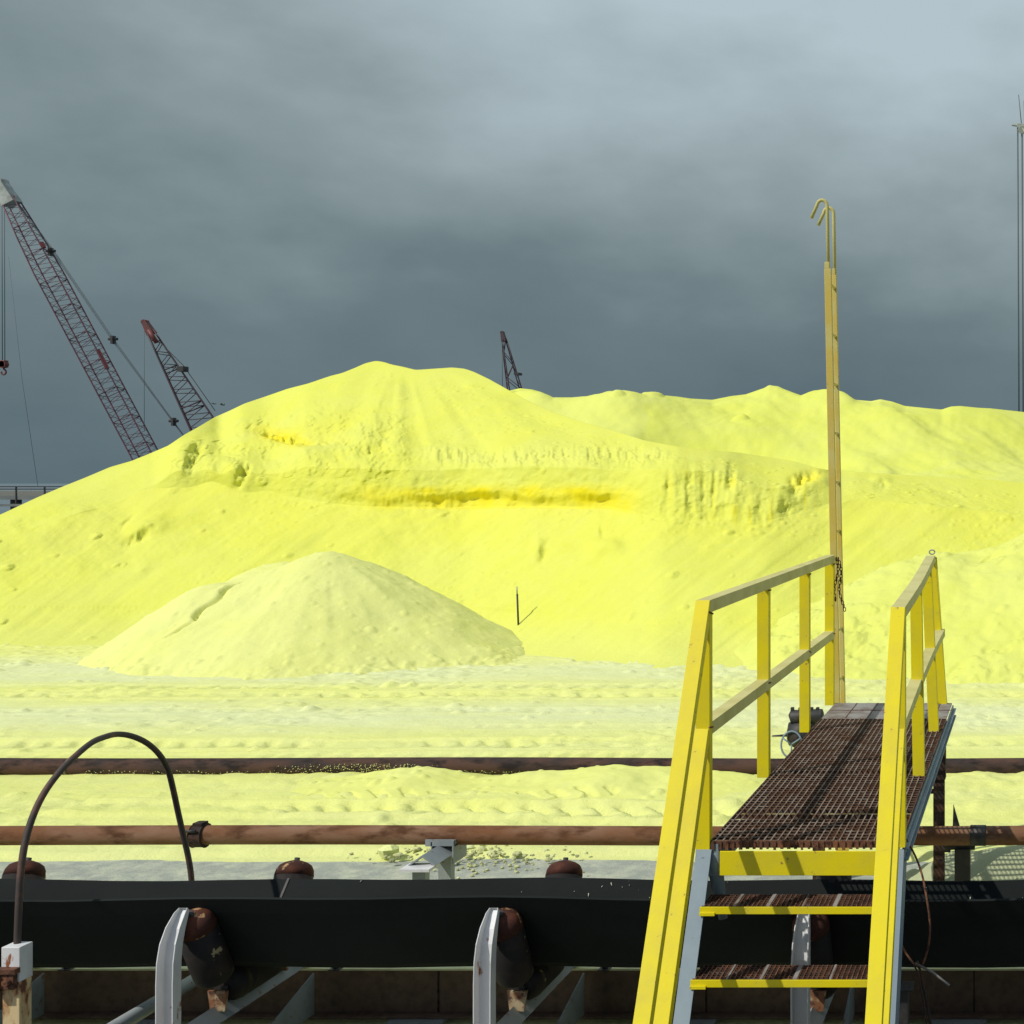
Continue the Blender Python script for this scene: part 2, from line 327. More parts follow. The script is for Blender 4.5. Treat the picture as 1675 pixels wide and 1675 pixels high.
wt = MB().add([(-5000, 62, -0.3), (5000, 62, -0.3), (5000, 8000, -0.3), (-5000, 8000, -0.3)], [(0,1,2,3)]).build('water', WATER); tag(wt, kind='structure')

# ------------------------------------------------------------ the great stockpile
S1 = 0.62
def tab(x, pts): return np.interp(x, [p[0] for p in pts], [p[1] for p in pts])
def hit(y, s, Y0, z0=0.0):      # where the view ray at row y meets a slope s starting at (Y0,z0)
    return (HC - z0 + s*Y0) / (s + (y-VY)/F)
cols = np.arange(-420, 2150, 2.0)
def smooth1(a, k=9):
    w_ = np.hanning(k+2)[1:-1]; w_ /= w_.sum(); return np.convolve(np.pad(a, k//2, mode='edge'), w_, 'valid')
yb = tab(cols, [(-420,1050),(0,1059),(200,1056),(760,1061),(1080,1090),(1250,1090),(1350,1084),(1675,1080),(2150,1080)])
yf = tab(cols, [(-420,1000),(-200,940),(0,880),(120,845),(200,815),(240,800),(300,800),(345,790),(400,806),(440,800),(475,812),(540,826),(600,832),(850,834),(1000,832),(1045,843),(1075,852),(1120,856),(1165,850),(1190,850),(1215,856),(1250,855),(1285,846),(1340,830),(1400,815),(1500,826),(1675,840),(2150,850)])
hc_ = tab(cols, [(-420,0.5),(200,0.5),(250,2),(290,28),(330,20),(360,6),(395,36),(440,24),(470,40),(500,55),(560,64),(850,66),(1000,62),(1050,78),(1110,88),(1165,78),(1200,70),(1230,60),(1270,50),(1300,48),(1345,40),(1370,6),(1500,1),(2150,1)])
yt = yf - smooth1(hc_, 15)
yr = tab(cols, [(-420,985),(-200,925),(-80,873),(0,842),(60,814),(100,797),(140,781),(180,764),(215,754),(247,741),(275,729),(300,712),(325,698),(350,683),(375,672),(400,660),(430,650),(470,636),(505,627),(540,615),(560,610),(580,602),(598,594),(615,590),(628,592),(640,596),(660,600),(680,605),(710,603),(740,601),(760,603),(775,608),(800,620),(825,634),(860,654),(903,674),(950,690),(1000,703),(1053,720),(1100,729),(1150,735),(1207,740),(1260,748),(1300,755),(1345,768),(1400,772),(1500,778),(1600,783),(1675,790),(2150,805)])
yb = smooth1(yb, 31); hc_ = smooth1(hc_, 9); yr = smooth1(yr, 7); yf = smooth1(yf, 21); yt = np.minimum(smooth1(yt, 11), yf-0.5); yt = np.maximum(yt, yr+3)
Yb = HC*F/(yb-VY)
Yf = hit(yf, S1, Yb); Zf = ZZ(yf, Yf)
Yt = Yf + smooth1(tab(cols, [(-420,0.15),(450,0.2),(650,0.14),(980,0.14),(1080,0.48),(1400,0.5),(2150,0.3)]), 31)*smooth1(np.minimum(hc_,60)/60+0.15, 31); Zt = ZZ(yt, Yt)
s2 = tab(cols, [(-420,0.55),(200,0.5),(400,0.42),(615,0.50),(760,0.52),(900,0.42),(1050,0.38),(1300,0.36),(2150,0.3)]); s2 = smooth1(s2, 61)
Yr = hit(yr, s2, Yt, Zt); Zr = ZZ(yr, Yr)
over = tab(cols, [(0,0),(470,0),(520,0.10),(600,0.08),(670,0.10),(710,0.26),(760,0.30),(900,0.26),(930,0.10),(955,0.24),(1000,0.2),(1020,0.05),(1300,0.03),(1400,0)])*(1+0.8*fbm(cols/28, 0*cols, 3, 41))
nA, nB, nC, nD = 190, 70, 150, 30
t_ = np.linspace(0, 1, nA, endpoint=False)[:, None]
rowsY = [Yb - 1.2 + (Yf-Yb+1.2)*t_]; rowsZ = [np.maximum(-0.35 + 0*rowsY[0], S1*(rowsY[0]-Yb))]
# soften the toe
toe = rowsY[0]-Yb; rowsZ[0] = np.where(np.abs(toe) < 1.0, S1*(toe+1.0)**2/4.0 - 0.02, np.where(toe < 0, -0.05 + 0*toe, rowsZ[0]))
t_ = np.linspace(0, 1, nB, endpoint=False)[:, None]
lip = 0.42 + 0.16*fbm(cols/60, 0*cols, 3, 42)[None, :] + 0.05*fbm(cols/9, 0*cols, 2, 43)[None, :]
ov = (0.75*sstep(0, 0.05, t_)*(1-sstep(lip-0.25, lip, t_)) - 0.28*np.exp(-((t_-lip-0.10)/0.22)**2)*sstep(0, 0.1, t_)*(1-t_))*over[None, :]
rowsY.append(Yf + (Yt-Yf)*t_ + ov*0.75); rowsZ.append(Zf + (Zt-Zf)*t_)
t_ = np.linspace(0, 1, nC, endpoint=False)[:, None]
rowsY.append(Yt + (Yr-Yt)*t_); rowsZ.append(Zt + (Zr-Zt)*t_ + 0.05*np.sin(t_*math.pi)*0)
t_ = np.linspace(0, 1, nD)[:, None]
rowsY.append(Yr + 9*t_**1.3); rowsZ.append(np.maximum(Zr - 3.6*t_ - (Zr-1.0)*0.6*t_**2, -0.3 + 0*Yr))
PY = np.concatenate(rowsY); PZ = np.concatenate(rowsZ); PXp = np.broadcast_to(cols, PY.shape); 
PX = (PXp-VX)/F*PY
yi = VY + (HC-PZ)/PY*F                              # image row of the undisturbed surface
seg = np.concatenate([np.full(nA, 0), np.full(nB, 1), np.full(nC, 2), np.full(nD, 3)])[:, None]
cm = np.exp(-((PZ - (Zf+Zt)/2)/np.maximum(0.15, (Zt-Zf)*0.6))**2) * (np.minimum(hc_, 60)/60)   # near the scarp
# outward displacement (towards viewer/up)
q = (0.6*PXp + 0.8*yi); p = (-0.8*PXp + 0.6*yi)
D = 0.16*fbm(PX*0.35, (PY+PZ)*0.35, 3, 2)
D += 0.013*fbm(q/11, p/130, 3, 5)*(seg == 0) + 0.025*fbm(q/40, p/300, 2, 6)*(seg == 0)
# fans below the summits
th = np.arctan2(PXp-655, yi-545)*9; fm = sstep(545, 610, PXp)*(1-sstep(1000, 1060, PXp))*(seg == 2)*(1-sstep(735, 775, yi))
D += fm*sstep(600, 660, yi)*(0.05*fbm(th*0.6, yi/400, 2, 9)) + fm*0.16*fbm(th*0.33, yi/500, 2, 10)*sstep(590, 640, yi)
# left shoulder: broken crust
bm = sstep(235, 300, PXp)*(1-sstep(640, 700, PXp))*sstep(640, 690, yi)*(1-sstep(765, 800, yi))*sstep(12, 45, yi-np.broadcast_to(yr, PY.shape))
rg = 1-np.abs(fbm(PXp/26, yi/22, 4, 12))*3.2
bq = np.round(2.2*fbm(PXp/34+yi/60, yi/26, 4, 12))/2.2
D += bm*(0.055*bq + 0.022*fbm(PXp/10, yi/14, 3, 13))
# line of small scallops above the wall
sm = np.exp(-((yi-748-6*np.sin(PXp/60))/16)**2)*sstep(670, 720, PXp)*(1-sstep(1070, 1120, PXp))
D += sm*(0.035*np.round(1.6*fbm(PXp/9, yi/22, 3, 14)) + 0.05*fbm(PXp/20, yi/22, 3, 19))
# vertical fluting on the scarp to the right
fl = sstep(1010, 1070, PXp)*(1-sstep(1330, 1380, PXp))*cm*(0.15*(seg == 0) + (seg == 1) + 0.6*(seg == 2))
fr = fbm(PXp/7.5, PZ*0.35+3, 3, 15)
D += fl*(0.030*fbm(PXp/9, PZ*0.8+3, 3, 15)*np.clip(0.4+2*fbm(PXp/50, PZ, 2, 36), 0, 1.6) + 0.04*fbm(PXp/11, PZ*2.5, 3, 20) + 0.07*fbm(PXp/28, PZ*0.9, 2, 16))
D += cm*0.05*fbm(PXp/16, PZ*5, 4, 17)
# hollow under the crust at (430-500, 705) and the wedges further left
def pit(cx, cy, wx, wy, a, rot=0.0):
    dx = (PXp-cx); dy = (yi-cy); c, s = math.cos(rot), math.sin(rot); u = (dx*c+dy*s)/wx; v = (-dx*s+dy*c)/wy
    return a*np.exp(-(u*u)**1.6-(v*v)**1.2)
for a in ((458,713,34,8,.42,.25), (500,718,24,5,.20,.3), (318,748,9,24,.34,.35), (396,780,8,20,.30,.45), (228,880,26,6,.18,-.35), (205,858,20,4,.10,-.75), (606,735,24,9,.22,-.3), (556,722,40,8,.12,.1), (888,905,7,13,.17,.3), (985,868,4,10,.12,0), (1150,800,4,30,.22,0), (1128,805,6,34,.30,0), (1168,800,4,26,.25,.1),(1195,785,7,24,.30,.15),(1093,800,4,28,.2,0),(1322,780,26,9,.34,-.35),(1300,800,10,10,.2,0),(1285,830,9,16,.22,.2),(1442,795,9,9,.16,0),(1245,830,9,20,.22,.2)):
    D -= (0.30 if 1080 < a[0] < 1260 else 0.55)*pit(*a)*(0.8+0.9*fbm(PXp/9, yi/12, 3, 22))
for a in ((240,862,34,14,.16,-.2), (880,895,10,14,.10,.3), (990,895,26,13,.15,-.1), (365,775,34,20,.22,.2), (300,745,20,26,.15,.3), (1442,783,15,9,.16,0), (470,735,60,14,.14,.2)):
    D += pit(*a)
D += 0.6*blobs(PX, (PY+PZ)*0.8, 0.20, 0.5, 33)*(seg == 0)*np.exp(-((yi-yf-10)/14)**2)*sstep(-0.2, 0.3, fbm(PXp/60, yi/60, 2, 34))*(np.minimum(hc_,60)/60)
D += 0.35*blobs(PX, (PY+PZ)*0.8, 0.16, 0.5, 27)*(seg < 3)*np.clip(fbm(PX*0.5, PY*0.7, 3, 28)*3+0.1, 0, 1)
D += 0.028*fbm(PX*4, (PY+PZ)*4, 3, 18)*(0.35 + 0.65*cm)
D += 0.05*fbm(PX*1.6+PY, (PY+PZ)*1.2, 4, 23)*np.clip(fbm(PX*0.4, PY*0.4, 2, 24)*3, 0, 1)
D += 0.45*blobs(PX, (PY+PZ)*0.8, 0.32, 0.05, 2)*(seg < 3)*(0.6+fbm(PX*6, (PY+PZ)*6, 3, 30))
rim = sstep(0, 26, yi-np.broadcast_to(yr, PY.shape)); D = D*(0.12+0.88*rim)
D *= (seg < 3)*1.0
D *= sstep(-0.05, 0.25, PZ)
PY2 = PY - D*0.75; PZ2 = PZ + D*0.55
wallD = cm*(seg == 1); PZ2 = PZ2 - wallD*D*0.45
bounce_gold = np.clip(cm*(0.20+0.80*(seg == 1))*sstep(784, 814, yi + 10*fbm(PXp/40, yi/20, 3, 29))*sstep(500, 700, PXp)*(1-sstep(1020, 1060, PXp))*1.25 + fl*np.clip(-fr*2.6-0.35, 0, 1)*0.8*np.clip(0.6+2*fbm(PXp/45, PZ*1.5, 2, 37), 0, 1) + 0.5*np.clip(-bm*D*4, 0, 1), 0, 1)  # golden tint: mostly painted bounce light, partly newly exposed sulphur, in scarp and crevices
bounce_gold = np.clip(bounce_gold + pit(458,716,44,14,1.0,.25) + pit(1322,783,30,12,.8,-.3), 0, 1)*(seg < 3)
bounce_gold += 0.10*sstep(940, 830, yi)*(seg == 0)*1.0
pale = np.clip(sstep(0.7, 0.1, PZ)*0.8 + 0.45*sm + 0.8*sstep(1330, 1480, PXp)*sstep(960, 1060, yi), 0, 1)
V = np.stack([(PXp-VX)/F*PY2 + (PXp*0), PY2, PZ2], -1)
pile = grid_mesh('sulphur_pile', V, SUL, {'bounce_gold': bounce_gold, 'pale': pale})
tag(pile, 'huge bright yellow sulphur stockpile with an eroded wall across its slope', 'sulphur pile', 'sulphur piles in the yard')

# ------------------------------------------------------------ the far pile behind it, to the right
c2 = np.arange(740, 2300, 3.0)
y2 = tab(c2, [(740,720),(800,665),(825,641),(850,635),(870,637),(885,641),(905,650),(935,650),(960,648),(990,645),(1020,643),(1040,646),(1060,650),(1090,647),(1110,649),(1130,652),(1165,654),(1195,648),(1220,645),(1240,638),(1258,632),(1272,635),(1290,645),(1310,653),(1330,648),(1350,645),(1378,646),(1400,654),(1425,656),(1440,653),(1460,657),(1480,664),(1500,666),(1520,668),(1540,670),(1555,665),(1570,664),(1600,667),(1620,668),(1675,674),(1800,690),(2300,720)])
Y2 = np.full_like(c2, 41.0) + 1.5*np.sin(c2/90); Z2 = ZZ(y2, Y2)
t_ = np.linspace(0, 1, 230)[:, None]
A_Y = 26.5 + 0*Y2; A_Z = 1.6 + 0*Y2
prof = 0.9*t_ + 0.1*t_**2
Z2s = smooth1(Z2, 81); QY = A_Y + (Y2-A_Y)*t_; QZ = A_Z + (Z2s-A_Z)*prof + (Z2-Z2s)*sstep(0.70, 1.0, t_)
QX = (c2-VX)/F*QY; QXp = np.broadcast_to(c2, QY.shape); qi = VY + (HC-QZ)/QY*F
d2 = 0.42*fbm(QX*0.22+3, QY*0.16, 3, 31) + 0.10*fbm(QX*0.8+QY*0.5, QY*0.25, 3, 32) + 0.03*fbm(QX*3, QY*2, 3, 33)
# tipped cones just under the crest
for cx in (860, 1020, 1090, 1258, 1350, 1440, 1570):
    X0 = (cx-VX)/F*41
    r_ = np.hypot((QX-X0), (QY-41)*0.55); d2 = d2 + 0.5*np.clip(1-r_/3.2, 0, 1)**1.3
for x0, ya, yb_, a_ in ((1120, 712, 735, .35), (1500, 740, 800, .35)):
    pass
d2 = d2 + 0.3*sstep(0, 1, (qi-(712+(QXp-1060)*0.12))/10)*0*QX - 0.38*np.exp(-((qi-(722+(QXp-1060)*0.085))/11)**2)*sstep(1010, 1080, QXp)*(1-sstep(1340, 1420, QXp))
d2 = d2 - 0.30*np.exp(-((qi-(760+(QXp-1450)*0.42))/10)**2)*sstep(1450, 1500, QXp) + 0.5*blobs(QX, QY, 1.0, 0.05, 9)
d2 = d2*sstep(0, 30, qi-np.broadcast_to(y2, QY.shape))*sstep(0, 0.1, t_)
tb = np.linspace(0.05, 1, 14)[:, None]
QZ = QZ + d2
QY = np.concatenate([QY, Y2 + 10*tb]); QZ = np.concatenate([QZ, Z2 - 5.2*tb]); 
V2 = np.stack([(np.broadcast_to(c2, QY.shape)-VX)/F*QY, QY, QZ], -1)
fp = grid_mesh('sulphur_pile', V2, SULFAR, {'bounce_gold': np.zeros(QY.shape), 'pale': 0.5*(fbm(V2[...,0]*.3, QY*.3, 3, 35) > 0.05)})
tag(fp, 'long far sulphur ridge with small pointed crests behind the ladder', 'sulphur pile', 'sulphur piles in the yard')

# ------------------------------------------------------------ cone-shaped heaps
def heap(name, m, x0, x1, y0, y1, step, hfun, label, cat='sulphur heap', group='sulphur piles in the yard', attrs=None):
    X, Y = np.meshgrid(np.arange(x0, x1, step), np.arange(y0, y1, step)); Z = hfun(X, Y)
    a = {'bounce_gold': np.zeros(X.shape), 'pale': 0.6*(0.5+0.5*fbm(X, Y, 3, 44))}
    o = grid_mesh(name, np.stack([X, Y, Z], -1), m, a)
    if label: tag(o, label, cat, group)
    return o
def cone(X, Y, cx, cy, h, s, rnd=0.35, sx=1.0):
    r = np.hypot((X-cx)/sx, Y-cy); return h + s*rnd - s*np.sqrt(r*r + rnd*rnd)
def h_small(X, Y):
    cx = XX(540, 23.0)
    n = 0.16*fbm(X*0.6, Y*0.6, 3, 51)
    an = np.arctan2(Y-22.9, X-cx)
    n += 0.045*fbm(an*4, np.hypot(X-cx, Y-22.9)*0.3, 3, 52)*sstep(0.3, 1.5, np.hypot(X-cx, Y-22.9))
    a = cone(X, Y, cx, 22.9, ZZ(902, 22.9)+0.03, 0.60, 0.30, np.where(X > cx, 1.08, 1.0))
    b = cone(X, Y, XX(350, 22.3), 22.3, ZZ(945, 22.3)-0.12, 0.74, 0.4, 0.98)
    b2 = cone(X, Y, XX(455, 23.6), 23.6, ZZ(912, 23.6)-0.08, 0.72, 0.5, 0.95)
    b3 = cone(X, Y, XX(690, 21.9), 21.9, 0.50, 0.46, 0.5, 1.0)
    z = np.logaddexp(np.logaddexp(np.logaddexp(a*6, b*6), b2*6), b3*6)/6 - 0.03 + n*sstep(1.75, 1.2, a)
    # cleft between the two tips
    xc = -13.42 + 0.26*(Y-20.9) + 0.10*fbm(Y*2.5, 0*Y, 3, 53)
    z = z + 0.05*sstep(-0.35, 0.0, X-xc)*(1-sstep(0, 0.9, X-xc)) - 0.10*(1+fbm(Y*6, X*3, 2, 56))*np.exp(-((X-xc+0.05+0.05*fbm(Y*7, 0*Y, 2, 57))/0.05)**2)*sstep(20.7, 21.0, Y)*(1-sstep(22.3, 22.8, Y))
    z = z + 0.4*blobs(X, Y, 0.22, 0.10, 13) + 0.015*fbm(X*5, Y*5, 3, 54) + 0.45*blobs(X, Y, 0.16, 0.4, 15)*(z < 0.25) + 0.3*blobs(X, Y, 0.13, 0.2, 16)
    z = z + 0.035*fbm(X*7, Y*7, 4, 55)*(np.abs(z) < 0.15)
    return np.maximum(z, -0.12)
heap('sulphur_heap', SULP, -17.5, -5.6, 19.4, 25.5, 0.026, h_small, 'pale dusty cone-shaped sulphur heap standing before the foot of the big pile')
def h_right(X, Y):
    a = cone(X, Y, -1.75, 23.1, 1.70, 0.58, 0.6, 1.05)
    b = cone(X, Y, 0.9, 23.4, 2.30, 0.60, 0.8, 1.1)
    z = np.logaddexp(a*5, b*5)/5
    z = z + 0.12*fbm(X*0.9, Y*0.9, 4, 61) + 0.035*np.clip(fbm(X*2.2+Y, Y*2.2, 4, 62)*2, -0.5, 1) + 0.035*np.round(2.5*fbm(X*3+Y, Y*3, 4, 64))*(fbm(X*.7, Y*.7, 2, 65) > 0) + 0.5*blobs(X, Y, 0.22, 0.22, 17)*(fbm(X*.6, Y*.6, 2, 63) > -0.1)
    return np.maximum(z, -0.12)
heap('sulphur_heap', SULR, -5.4, 6.5, 18.2, 27, 0.032, h_right, 'lumpy pale yellow sulphur heap behind the right-hand yellow railing')
def h_berm(X, Y):
    px = VX + X/12.9*F
    hh = tab(px, [(-400,0.02),(300,0.035),(480,0.05),(560,0.10),(640,0.13),(690,0.165),(740,0.13),(800,0.10),(880,0.12),(950,0.17),(1000,0.205),(1060,0.19),(1120,0.17),(1200,0.10),(1260,0.04),(1320,0.0),(1500,-0.03),(1900,-0.02)])
    z = hh*np.exp(-((Y-12.95)/0.28)**2*(Y > 12.95))*np.where(Y <= 12.95, np.clip((Y-11.9)/1.05, 0, 1)**0.8, 1)
    z = z + (0.045*fbm(X*2.2, Y*2.6, 4, 71) + 0.5*blobs(X, Y, 0.16, 0.3, 19))*sstep(0.01, 0.1, z) 
    z = z - 0.03
    px2 = (Y-12.18-0.03*np.sin(X)); m_ = (np.abs(px2) < 0.2)*(px > 560)*(px < 1040)
    ph = np.mod((X + 0.9*np.abs(px2))/0.27, 1); z = z - 0.035*m_*(ph < 0.4)
    return z + 0.02*sstep(11.8, 12.2, Y)
heap('sulphur_berm', SULB, -11.5, -1.2, 11.7, 13.6, 0.018, h_berm, 'low crumbly yellow sulphur bank lying against the dark ground pipe', 'sulphur heap', None)
def h_grey(X, Y):
    px = VX + X/9.4*F
    hh = tab(px, [(1380,-0.05),(1440,0.06),(1500,0.22),(1540,0.34),(1600,0.36),(1680,0.40),(1800,0.38),(2000,0.1)])
    z = hh*np.exp(-((Y-9.45)/0.55)**2) + 0.05*fbm(X*2.5, Y*2.5, 4, 75) + 0.5*blobs(X, Y, 0.2, 0.25, 23) - 0.06
    return z
heap('sulphur_heap', SULG, -1.5, 1.6, 8.3, 10.9, 0.02, h_grey, 'low grey-green spoil mound around the foot of the walkway leg', 'spoil heap', None)

# ------------------------------------------------------------ rubble by the pipe stand
def stones(name, m, spots, seed):
    rnd = random.Random(seed); mb = MB()
    for (x, y, z, r) in spots:
        n, k = 8, 5; vs = []; ph = [rnd.uniform(0.7, 1.2) for _ in range(n*(k+1))]
        for i in range(k+1):
            la = math.pi*i/k
            for j in range(n):
                q_ = ph[i*n+j] if 0 < i < k else 1; a = 2*math.pi*j/n
                vs.append((x + r*1.15*q_*math.sin(la)*math.cos(a), y + r*q_*math.sin(la)*math.sin(a), z + r*0.72*q_*math.cos(la)))
        mb.add(vs, [(i*n+j, (i+1)*n+j, (i+1)*n+(j+1) % n, i*n+(j+1) % n) for i in range(k) for j in range(n)])
    return mb.build(name, m)
rr_ = random.Random(3); sp = []
for i in range(150):
    px = rr_.choice([rr_.gauss(800, 55), rr_.gauss(700, 45), rr_.uniform(560, 960)]); Y_ = rr_.gauss(10.35, 0.14); sp.append((XX(px, Y_), Y_, 0.035+rr_.random()*0.015, rr_.uniform(0.006, 0.018)*(2.0 if rr_.random() < 0.12 else 1)))
for i in range(60):
    px = rr_.gauss(790, 50); Y_ = rr_.gauss(10.1, 0.1); sp.append((XX(px, Y_), Y_, 0.01, rr_.uniform(0.006, 0.016)))
LUMP = mat('broken_sulphur_lumps', (0.42, 0.43, 0.20), 0.95, (0.60, 0.62, 0.30), 8, 0.45, 0.6, (0.24, 0.25, 0.13), 5, 0.52, 0.6, 0.003, 60)
tag(stones('rubble', LUMP, sp, 1), 'scattered crumbs of dirty sulphur beside the grey pipe stand', 'rubble', kind='stuff')
LUMP2 = mat('pale_sulphur_lump', (0.72, 0.76, 0.30), 0.95, (0.62, 0.66, 0.28), 12, bump=0.006, bscale=30)
tag(stones('sulphur_lump', LUMP2, [(XX(634, 10.35), 10.35, 0.07, 0.072)], 4), 'biggest pale yellow lump on the ground left of the grey pipe stand', 'lump')

# ------------------------------------------------------------ wooden stake, birds
st = empty('marker_stake', P(848, 1022, 23.52), 'thin dark stake with a pale tip stuck in the pile slope', 'stake')
b0 = P(849, 1024, 23.52); t0 = P(846, 972, 23.52); t1 = P(845, 959, 23.52)
MB().tube([b0 - Vector((0,0,0.3)), t0], 0.017, 6).build('shaft', BLACK, st); MB().tube([t0, t1], 0.014, 6).build('tip', mat('pale_tip', (0.5,0.5,0.25)), st)

# ------------------------------------------------------------ pipes
ZP1, YP1 = ZZ(1366.5, 8.6), 8.6
PIPE1 = pipe_mat('orange_brown_pipe_rust', (0.165, 0.072, 0.032), (0.22, 0.125, 0.075), None, ZP1, 0.06, (0.22, 0.20, 0.15), -0.75, 2.2, 0)
PIPE2 = pipe_mat('dark_pipe_rust', (0.040, 0.030, 0.027), (0.085, 0.046, 0.034), None, 0.10, 0.0875, (0.40, 0.41, 0.24), -0.85, 2.6, 0)
p1 = empty('steel_pipe', (-2, YP1, ZP1), 'orange-brown rusty pipe raised just behind the black belt', 'pipe', 'long rusty pipes')
MB().tube([(x, YP1, ZP1 + 0.004*math.sin(x)) for x in np.arange(-14, 9.1, 0.5)], 0.0605, 28).build('pipe_run', PIPE1, p1)
cx = XX(327, YP1)
c_ = MB(); c_.tube([(cx-0.042, YP1, ZP1), (cx-0.034, YP1, ZP1), (cx-0.036, YP1, ZP1), (cx+0.036, YP1, ZP1), (cx+0.04, YP1, ZP1), (cx+0.042, YP1, ZP1)], [0.066, 0.080, 0.074, 0.074, 0.080, 0.066], 20, False)
c_.box(cx-0.028, cx+0.034, YP1-0.035, YP1+0.035, ZP1+0.06, ZP1+0.086)
cpl = c_.build('coupling', DRUST, p1, 0.004)
MB().tube([(cx-0.06, YP1-0.075, ZP1+0.045), (cx+0.02, YP1-0.075, ZP1+0.045)], 0.009, 8).build('bolt', BLACK, cpl)
for x in (1600,):
    xx = XX(x, YP1)
    k = MB(); k.tube([(xx-0.05, YP1, ZP1), (xx+0.05, YP1, ZP1)], 0.0655, 20); k.build('band', BLACK, p1)
p2 = empty('steel_pipe', (-3, 13.26, 0.1), 'dark rusty pipe lying on the sulphur ground in front of the haul road', 'pipe', 'long rusty pipes')
MB().tube([(x, 13.26 + 0.01*math.sin(x*0.6), 0.10 + 0.006*math.sin(x*0.9)) for x in np.arange(-20, 14.1, 0.5)], 0.0885, 28).build('pipe_run', PIPE2, p2)
MB().tube([(XX(115, 13.26)-0.01, 13.26, 0.1), (XX(115, 13.26)+0.01, 13.26, 0.1)], 0.0915, 24).build('weld_seam', mat('weld', (0.16, 0.13, 0.11)), p2)
# caked dust crumbs on the dark pipe
rc = random.Random(9); spc = []
for i in range(550):
    px = rc.gauss(600, 75) if rc.random() < 0.55 else rc.uniform(140, 1080); X_ = XX(px, 13.2); an = rc.uniform(-0.55, 0.55) if px > 450 and px < 720 else rc.uniform(-0.7, -0.2)
    spc.append((X_, 13.26-0.0885*math.cos(an), 0.10+0.0885*math.sin(an), rc.uniform(0.0015, 0.0055)))
o = stones('caked_dust', mat('caked_sulphur', (0.66, 0.68, 0.26)), spc, 2); o.parent = p2; o.data.transform(__import__('mathutils').Matrix.Translation(-p2.location)); o['kind'] = 'stuff'

# grey stand that carries the near pipe
X0 = XX(727, 8.6); ps = empty('pipe_stand', (X0, 8.55, 0), 'grey steel pipe stand with a peaked angle arm between belt and rubble', 'pipe stand', 'stands under the brown pipe')
zt = ZP1-0.075
a = MB(); a.sweep([(X0, 8.28, zt-0.025), (X0, 8.72, zt-0.025)], [(-0.085,-0.0),(0,0.06),(0.085,-0.0),(0.078,-0.006),(0,0.05),(-0.078,-0.006)], A=(-1,0,0)); 
a.build('arm', GREY, ps)
a = MB(); a.box(X0-0.085, X0+0.10, 8.52, 8.70, zt+0.026, zt+0.036); a.box(X0-0.085, X0+0.10, 8.515, 8.523, zt+0.03, ZP1-0.005)
a.box(X0-0.05, X0-0.042, 8.515, 8.70, zt-0.06, ZP1-0.02); a.box(X0+0.092, X0+0.10, 8.5, 8.70, zt-0.08, ZP1-0.01); a.build('saddle', GREY, ps)
a = MB(); a.box(X0-0.10, X0+0.08, 8.20, 8.34, zt-0.045, zt-0.028); a.build('base_plate', WHITE, ps)
for ya, dz_ in ((8.24, 0.045), (8.60, 0.04)):
    a = MB(); a.box(X0-0.04, X0+0.04, ya, ya+0.06, 0, zt-dz_); a.build('post', GREY, ps)
Xb = XX(1562, 8.75); ps2 = empty('pipe_stand', (Xb, 8.8, 0), 'small black pipe stand with a pointed lug right of the walkway leg', 'pipe stand', 'stands under the brown pipe')
a = MB(); a.add([(Xb-0.02, 8.78, 0.55), (Xb+0.06, 8.78, 0.55), (Xb-0.012, 8.78, 0.80), (Xb-0.02, 8.80, 0.55), (Xb+0.06, 8.80, 0.55), (Xb-0.012, 8.80, 0.80)], [(0,1,2),(5,4,3),(0,3,4,1),(1,4,5,2),(2,5,3,0)]); a.build('lug', BLACK, ps2)
a = MB(); a.box(Xb-0.03, Xb+0.13, 8.72, 8.84, ZP1-0.125, ZP1-0.065); a.box(Xb+0.0, Xb+0.10, 8.7, 8.8, 0.15, ZP1-0.12); a.box(Xb-0.08, Xb-0.03, 8.75, 8.79, ZP1-0.15, ZP1-0.10); a.build('saddle', BLACK, ps2)

# ------------------------------------------------------------ conveyor
cv = empty('belt_conveyor', (-3, 6.75, 0), 'long troughed conveyor with a black rubber belt on rusty rollers', 'conveyor')
bp = [(6.350,0.948),(6.392,0.868),(6.560,0.575),(6.585,0.550),(6.63,0.538),(6.93,0.538),(6.965,0.552),(6.985,0.575),(7.125,0.805)]
T0 = 0.013
def offs(pts, t):
    r = []
    for i, (y, z) in enumerate(pts):
        a = pts[max(i-1, 0)]; b = pts[min(i+1, len(pts)-1)]; dy, dz = b[0]-a[0], b[1]-a[1]; l = math.hypot(dy, dz); r.append((y + dz/l*t, z - dy/l*t))
    return r
ring = bp + list(reversed(offs(bp, T0)))
mb = MB(); bx_ = np.arange(-13, 8.01, 0.29); vs = []
for i, x in enumerate(bx_):
    sag = -0.011*(0.5-0.5*math.cos(2*math.pi*(x+3.97)/1.45)); lw = 0.006*math.sin(x*1.7)
    vs += [(x, y, z + sag + lw*(z > 0.8)) for (y, z) in ring]
n = len(ring)
mb.add(vs, [(i*n+j, (i+1)*n+j, (i+1)*n+(j+1) % n, i*n+(j+1) % n) for i in range(len(bx_)-1) for j in range(n)], False)
belt = mb.build('belt', BELT, cv)
# return strand
sx = XX(440, 7.05); mb = MB(); sp_ = [(y-0.0022*0.88*(1 if y > 6.8 else -1), z+0.0022) for y, z in bp[5:]]
mb.add([(sx+dx+0.25*(y-6.9), y, z) for dx in (0, 0.012) for (y, z) in sp_], [(j, j+1, j+1+len(sp_), j+len(sp_)) for j in range(len(sp_)-1)]); mb.build('splice_seam', BLACK, cv)
